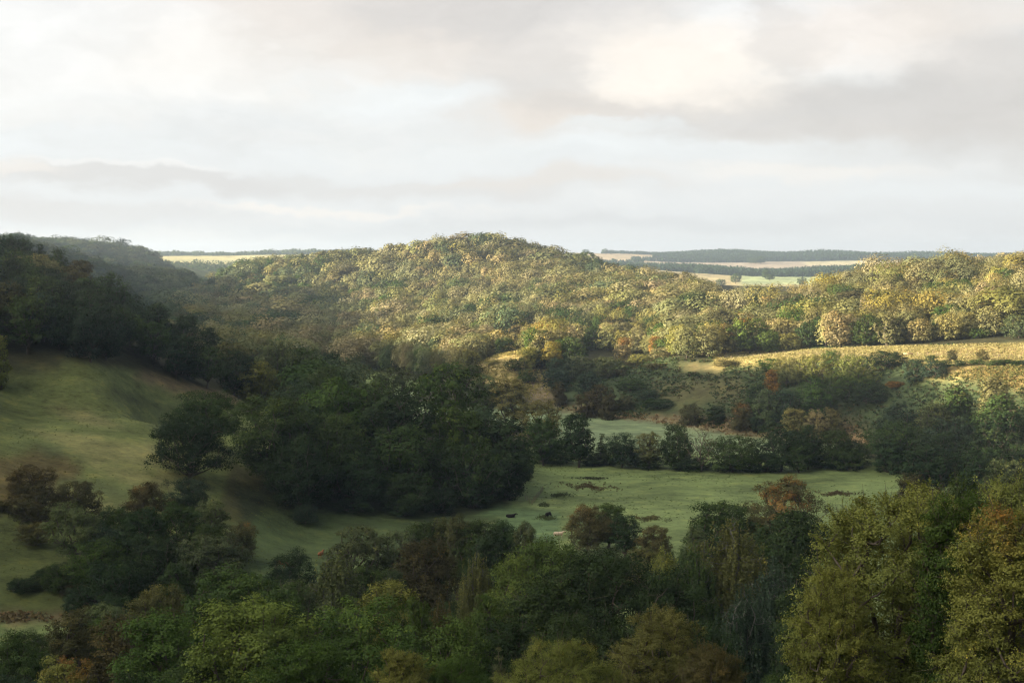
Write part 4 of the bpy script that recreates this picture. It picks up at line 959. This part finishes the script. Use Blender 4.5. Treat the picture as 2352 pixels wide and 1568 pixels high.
tufts('rough_bank', 'rough gold and brown grass on the bank below the brambles', 'rough grass', [(2080, 838), (2500, 836), (2500, 890), (2330, 892), (2200, 866), (2090, 866)], 380, 500, 26000, .42, [(.24, .185, .075), (.15, .145, .055), (.10, .11, .045)], 48, 1.1, -1.0)
tufts('slope_tussocks', 'dull tussocks of grass across the left pasture slope', 'grass', LS, 200, 520, 16000, .17, [(.11, .125, .045), (.12, .12, .045), (.09, .11, .04)], 44, .7, -.4)
tufts('meadow_tussocks', 'small dark tussocks dotted over the frosted meadow', 'grass', [(1200, 1060), (2100, 1070), (2200, 1180), (1700, 1260), (1180, 1260)], 280, 430, 4500, .2, [(.10, .14, .05), (.11, .13, .05)], 45, .6, -.2)
tufts('reed_edge', 'russet reed strip along the top of the lower corner meadow', 'reeds', [(-60, 1408), (175, 1410), (175, 1430), (-60, 1430)], 200, 280, 2500, .5, [(.17, .12, .07), (.14, .11, .06)], 46, .9)
for i, (u0, u1, v0, v1, cc, lab) in enumerate([(1283, 1430, 1108, 1130, (.12, .095, .055), 'brown, longest of the rush patches in the meadow'), (1868, 1972, 1128, 1142, (.10, .078, .048), 'brown rush patch in the meadow right of the orange-topped tree'),
   (1258, 1312, 1132, 1144, (.08, .10, .05), 'dark green rush patch nearest the longest brown one'), (1452, 1532, 1184, 1200, (.125, .12, .06), 'straw-brown rush patch behind the meadow shrubs'), (1325, 1392, 1098, 1104, (.07, .08, .045), 'thin dark rush patch near the hedgerow'),
   (1225, 1285, 1182, 1196, (.085, .11, .05), 'green rush patch around the grazing black cow'), (1236, 1262, 1158, 1166, (.07, .09, .045), 'small dark rush patch by the meadow fence')]):
    rng = np.random.RandomState(60+i); n_ = int(6*(u1-u0)**.75); th = rng.uniform(0, 6.28, n_); r_ = np.abs(rng.normal(0, .5, n_)); sk = rng.uniform(-.4, .4); u = (u0+u1)/2 + (u1-u0)/2*r_*np.cos(th); v = (v0+v1)/2 + (v1-v0)/2*(r_*np.sin(th)*.8 + sk*r_*np.cos(th) + .5*np.sin(u*.12)*.6)
    Pp = []
    for a, b in zip(u, v):
        rx, rz = ray(a, b); Yh = CAMZ/-rz; x, y = rx*Yh, Yh; Pp.append((x, y))
    Pp = np.array(Pp); z = ground_z(Pp[:, 0], Pp[:, 1]); Pp = np.concatenate([Pp, z[:, None]], 1); Pp = np.repeat(Pp, 4, 0) + rng.normal(0, .25, (len(Pp)*4, 3))*(1, 1, 0)
    Pp[:, 2] += rng.uniform(.05, .4, len(Pp)); Nn = norm(rng.normal(0, 1, Pp.shape)*(1, 1, .2)); V, Q_ = quads(Pp, Nn, np.full(len(Pp), .30), rng, 1.5)
    o = mesh_obj('rush_patch', V, Q_, [LEAFM], fattr={'leaf': rng.uniform(0, .8, len(Q_))}, fcol=np.tile(cc, (len(Q_), 1))*rng.uniform(.7, 1.3, (len(Q_), 1))); tag(o, lab, 'rushes', None, 'stuff')

# ------------------------------------------------------------------ cattle
def animal_mat(name, c_): return principled(name, c_, .75, scale=2.0)
def remeshed(name, V, Q_, mats, parent, vox):
    tmp = _mo('tmp', V, Q_, mats); md = tmp.modifiers.new('r', 'REMESH'); md.mode = 'VOXEL'; md.voxel_size = vox; md.use_smooth_shade = True
    sm = tmp.modifiers.new('s', 'SMOOTH'); sm.iterations = 4; sm.factor = .5
    dg = bpy.context.evaluated_depsgraph_get(); dg.update(); me = bpy.data.meshes.new_from_object(tmp.evaluated_get(dg)); bpy.data.objects.remove(tmp)
    me.name = name; o = bpy.data.objects.new(name, me); C.objects.link(o); o.parent = parent
    if not me.materials: me.materials.append(mats[0])
    return o
def loft(path, n=12):
    """closed tube through (x,y,z, rx(width), rz(height)) stations running roughly along x"""
    V, Q_ = [], []; pa = np.array(path, float)
    for i, (x, y, z, a, b) in enumerate(path):
        d = norm(pa[min(i+1, len(pa)-1), :3] - pa[max(i-1, 0), :3]); side = norm(np.cross(d, (0, 0, 1)) if abs(d[2]) < .9 else np.cross(d, (1, 0, 0))); up = np.cross(side, d)
        for k in range(n): t = 2*math.pi*k/n; V.append(np.array([x, y, z]) + side*a*math.cos(t) + up*b*math.sin(t))
    for i in range(len(path)-1):
        for k in range(n): Q_.append((i*n+k, i*n+(k+1) % n, (i+1)*n+(k+1) % n, (i+1)*n+k))
    for e in (0, len(path)-1):
        V.append(np.array(path[e][:3])); c_ = len(V)-1
        for k in range(0, n, 2): Q_.append((e*n+k, e*n+(k+1) % n, e*n+(k+2) % n, c_))
    return np.array(V), np.array(Q_)
def join(parts):
    V, Q_, o = [], [], 0
    for a, b in parts: V.append(a); Q_.append(b + o); o += len(a)
    return np.concatenate(V), np.concatenate(Q_)
def cow_mesh(pose):
    if pose == 'lying': lift, leg = -.55, False
    else: lift, leg = 0, True
    body = [(-1.12, 0, 1.18, .10, .12), (-1.05, 0, 1.12, .24, .28), (-.8, 0, 1.06, .31, .37), (-.3, 0, .98, .36, .42), (.2, 0, .97, .35, .42), (.6, 0, 1.02, .30, .40), (.85, 0, 1.08, .22, .32), (1.0, 0, 1.1, .15, .24)]
    head = [(.8, 0, 1.18, .17, .26), (1.1, 0, 1.02, .14, .2), (1.32, 0, .72, .11, .15), (1.42, 0, .55, .12, .14), (1.48, 0, .36, .10, .11), (1.52, 0, .18, .075, .08), (1.53, 0, .10, .06, .06)] if pose == 'grazing' else \
           [(.8, 0, 1.18, .17, .26), (1.05, 0, 1.36, .14, .18), (1.25, 0, 1.46, .12, .14), (1.42, 0, 1.42, .11, .12), (1.6, 0, 1.33, .085, .09), (1.74, 0, 1.26, .07, .065)]
    pr = [body, head]
    hx, hz = (1.40, .62) if pose == 'grazing' else (1.28, 1.50)
    for s in (-1, 1):
        pr.append([(hx, s*.09, hz, .03, .03), (hx-.03, s*.19, hz+.02, .05, .03), (hx-.05, s*.28, hz-.02, .02, .02)])
        if leg:
            pr.append([(.66, s*.2, .92, .12, .14), (.68, s*.19, .62, .075, .085), (.66, s*.18, .42, .055, .055), (.67, s*.18, .2, .04, .045), (.69, s*.18, .05, .055, .06), (.70, s*.18, 0, .06, .065)])
            pr.append([(-.82, s*.2, .98, .14, .2), (-.72, s*.2, .72, .10, .13), (-.86, s*.19, .5, .055, .065), (-.84, s*.18, .25, .042, .045), (-.80, s*.18, .05, .055, .06), (-.79, s*.18, 0, .06, .065)])
        else:
            pr.append([(.6, s*.3, .78, .12, .12), (.9, s*.34, .66, .08, .08), (.6, s*.36, .62, .06, .06)]); pr.append([(-.7, s*.3, .8, .15, .15), (-.3, s*.42, .68, .09, .09), (-.6, s*.44, .62, .06, .06)])
    pr.append([(-1.08, 0, 1.28, .035, .035), (-1.17, 0, 1.1, .025, .025), (-1.17, .02, .7, .02, .02), (-1.17, .02, .52, .045, .045), (-1.17, .02, .4, .02, .02)])
    V, Q_ = join([loft(p, 12) for p in pr]); V = V + (0, 0, lift); return V, Q_
for (u, v, Y, pose, cc, rz, lab) in [(1259, 1190, None, 'grazing', (.012, .010, .010), 60, 'black cow grazing side-on in the open meadow'), (1173, 1189, None, 'lying', (.012, .010, .010), 15, 'black cow lying down near the central clump'),
      (1283, 1236, None, 'standing', (.52, .40, .30), 10, 'cream cow half hidden above the bright treetops'), (646, 1304, None, 'grazing', (.17, .06, .025), -20, 'red-brown cow low in the hollow pasture'), (737, 1282, None, 'standing', (.22, .085, .035), 75, 'red-brown cow beside the golden birch')]:
    rx, rz_ = ray(u, v); ys = np.arange(150, 420, .5); z = ground_z(rx*ys, ys); k = np.argmax(CAMZ + rz_*ys < z); y = ys[k]; x = rx*y
    e = bpy.data.objects.new('cow', None); C.objects.link(e); e.location = (x, y, z[k]); e.rotation_euler = (0, 0, R(rz)); tag(e, lab, 'cow', 'cattle in the valley meadows')
    hide = animal_mat('hide', cc); V, Q_ = cow_mesh(pose); remeshed('body', V, Q_, [hide], e, .045)

# ------------------------------------------------------------------ fences, trough
TIM = principled('weathered_timber', (.24, .19, .13), .85, scale=3.0); WIRE = principled('wire', (.18, .17, .16), .6)
def box(cx, cy_, cz_, sx, sy, sz):
    V = np.array([(a, b, d) for d in (-.5, .5) for b in (-.5, .5) for a in (-.5, .5)])*(sx, sy, sz) + (cx, cy_, cz_)
    return V, np.array([(0, 2, 3, 1), (4, 5, 7, 6), (0, 1, 5, 4), (2, 6, 7, 3), (0, 4, 6, 2), (1, 3, 7, 5)])
def fence(uvY, step, lab, h=1.25):
    pp = []
    for (u, Y) in uvY: x = (u-1176)/F*Y; pp.append((x, Y))
    pts_ = []
    for (a, b) in zip(pp, pp[1:]):
        L_ = math.dist(a, b); nseg = max(1, int(L_/step))
        for i in range(nseg): t = i/nseg; pts_.append((a[0]+(b[0]-a[0])*t, a[1]+(b[1]-a[1])*t))
    pts_.append(pp[-1]); zz = ground_z([p[0] for p in pts_], [p[1] for p in pts_]); rn = random.Random(3)
    e = bpy.data.objects.new('post_fence', None); C.objects.link(e); e.location = (pts_[0][0], pts_[0][1], zz[0]); tag(e, lab, 'fence'); m_ = None
    base = np.array([pts_[0][0], pts_[0][1], zz[0]])
    for p, z in zip(pts_, zz):
        if m_ is None: V, Q_ = tubes([((0, 0, -.2), (0, 0, h), .07, .06), ((0, 0, h), (0, 0, h+.03), .06, .01)], 7); o = mesh_obj('post', V, Q_, [TIM]); m_ = o.data
        else: o = bpy.data.objects.new('post', m_); C.objects.link(o)
        o.parent = e; o.location = np.array([p[0], p[1], z]) - base; o.rotation_euler = (rn.uniform(-.06, .06), rn.uniform(-.06, .06), rn.uniform(0, 3)); s_ = rn.uniform(.9, 1.12); o.scale = (1, 1, s_)
    for hh in (.35, .7, 1.05):
        E = [(np.array([a[0], a[1], za+hh])-base, np.array([b[0], b[1], zb+hh])-base, .008, .008) for a, b, za, zb in zip(pts_, pts_[1:], zz, zz[1:])]
        mesh_obj('wire', *tubes(E, 3), [WIRE], e)
fence([(1665, 556), (1800, 536), (2000, 511), (2200, 494), (2345, 484)], 3.4, 'timber post and wire fence along the back of the upper field')
fence([(1207, 347), (1222, 342), (1236, 351), (1248, 362)], 1.6, 'short post fence in the meadow corner by the central clump')
fence([(1090, 632), (1130, 640), (1185, 652), (1230, 660)], 4, 'post fence crossing the small sunny slope')
x, y, z = pt(2086, 797, 506); z = gz(x, y); e = bpy.data.objects.new('feed_trough', None); C.objects.link(e); e.location = (x, y, z); e.rotation_euler = (0, 0, .1); tag(e, 'pale timber trough at the tree edge of the upper field', 'trough')
PALE = principled('pale_timber', (.42, .30, .17), .8, scale=3.0)
mesh_obj('side', *join([box(0, -.55, .62, 3.2, .05, .5), box(0, .55, .62, 3.2, .05, .5), box(-1.58, 0, .62, .05, 1.05, .5), box(1.58, 0, .62, .05, 1.05, .5)]), [PALE], e)
mesh_obj('floor_board', *box(0, 0, .40, 3.1, 1.04, .05), [PALE], e)
for a in (-1.4, 1.4):
    for b in (-.48, .48): mesh_obj('leg', *box(a, b, .19, .12, .12, .37), [PALE], e)
# ------------------------------------------------------------------ haze
hv = bpy.data.materials.new('haze'); hv.use_nodes = True; t = NT(hv.node_tree); t.t.nodes.clear(); pv = t.n('ShaderNodeVolumePrincipled'); pv.inputs['Color'].default_value = (.64, .79, 1.0, 1)
pv.inputs['Density'].default_value = 0.98e-4; pv.inputs['Anisotropy'].default_value = 0.45; ou = t.n('ShaderNodeOutputMaterial'); t.put(ou.inputs['Volume'], pv.outputs[0])
zb, ztp = float(GZ.min()) - 3, float(max(GZ.max(), 100)) + 25
hb = mesh_obj('haze', *box(0, 0, (zb+ztp)/2, 14400, 14400, ztp-zb), [hv]); hb.data.update(); tag(hb, kind='stuff')
hb.data.flip_normals() if False else None
print('tris', sum(len(o.data.polygons) for o in sc.objects if o.type == 'MESH'), 'objs', len(sc.objects), 'protos', len(CACHE), zb, ztp)
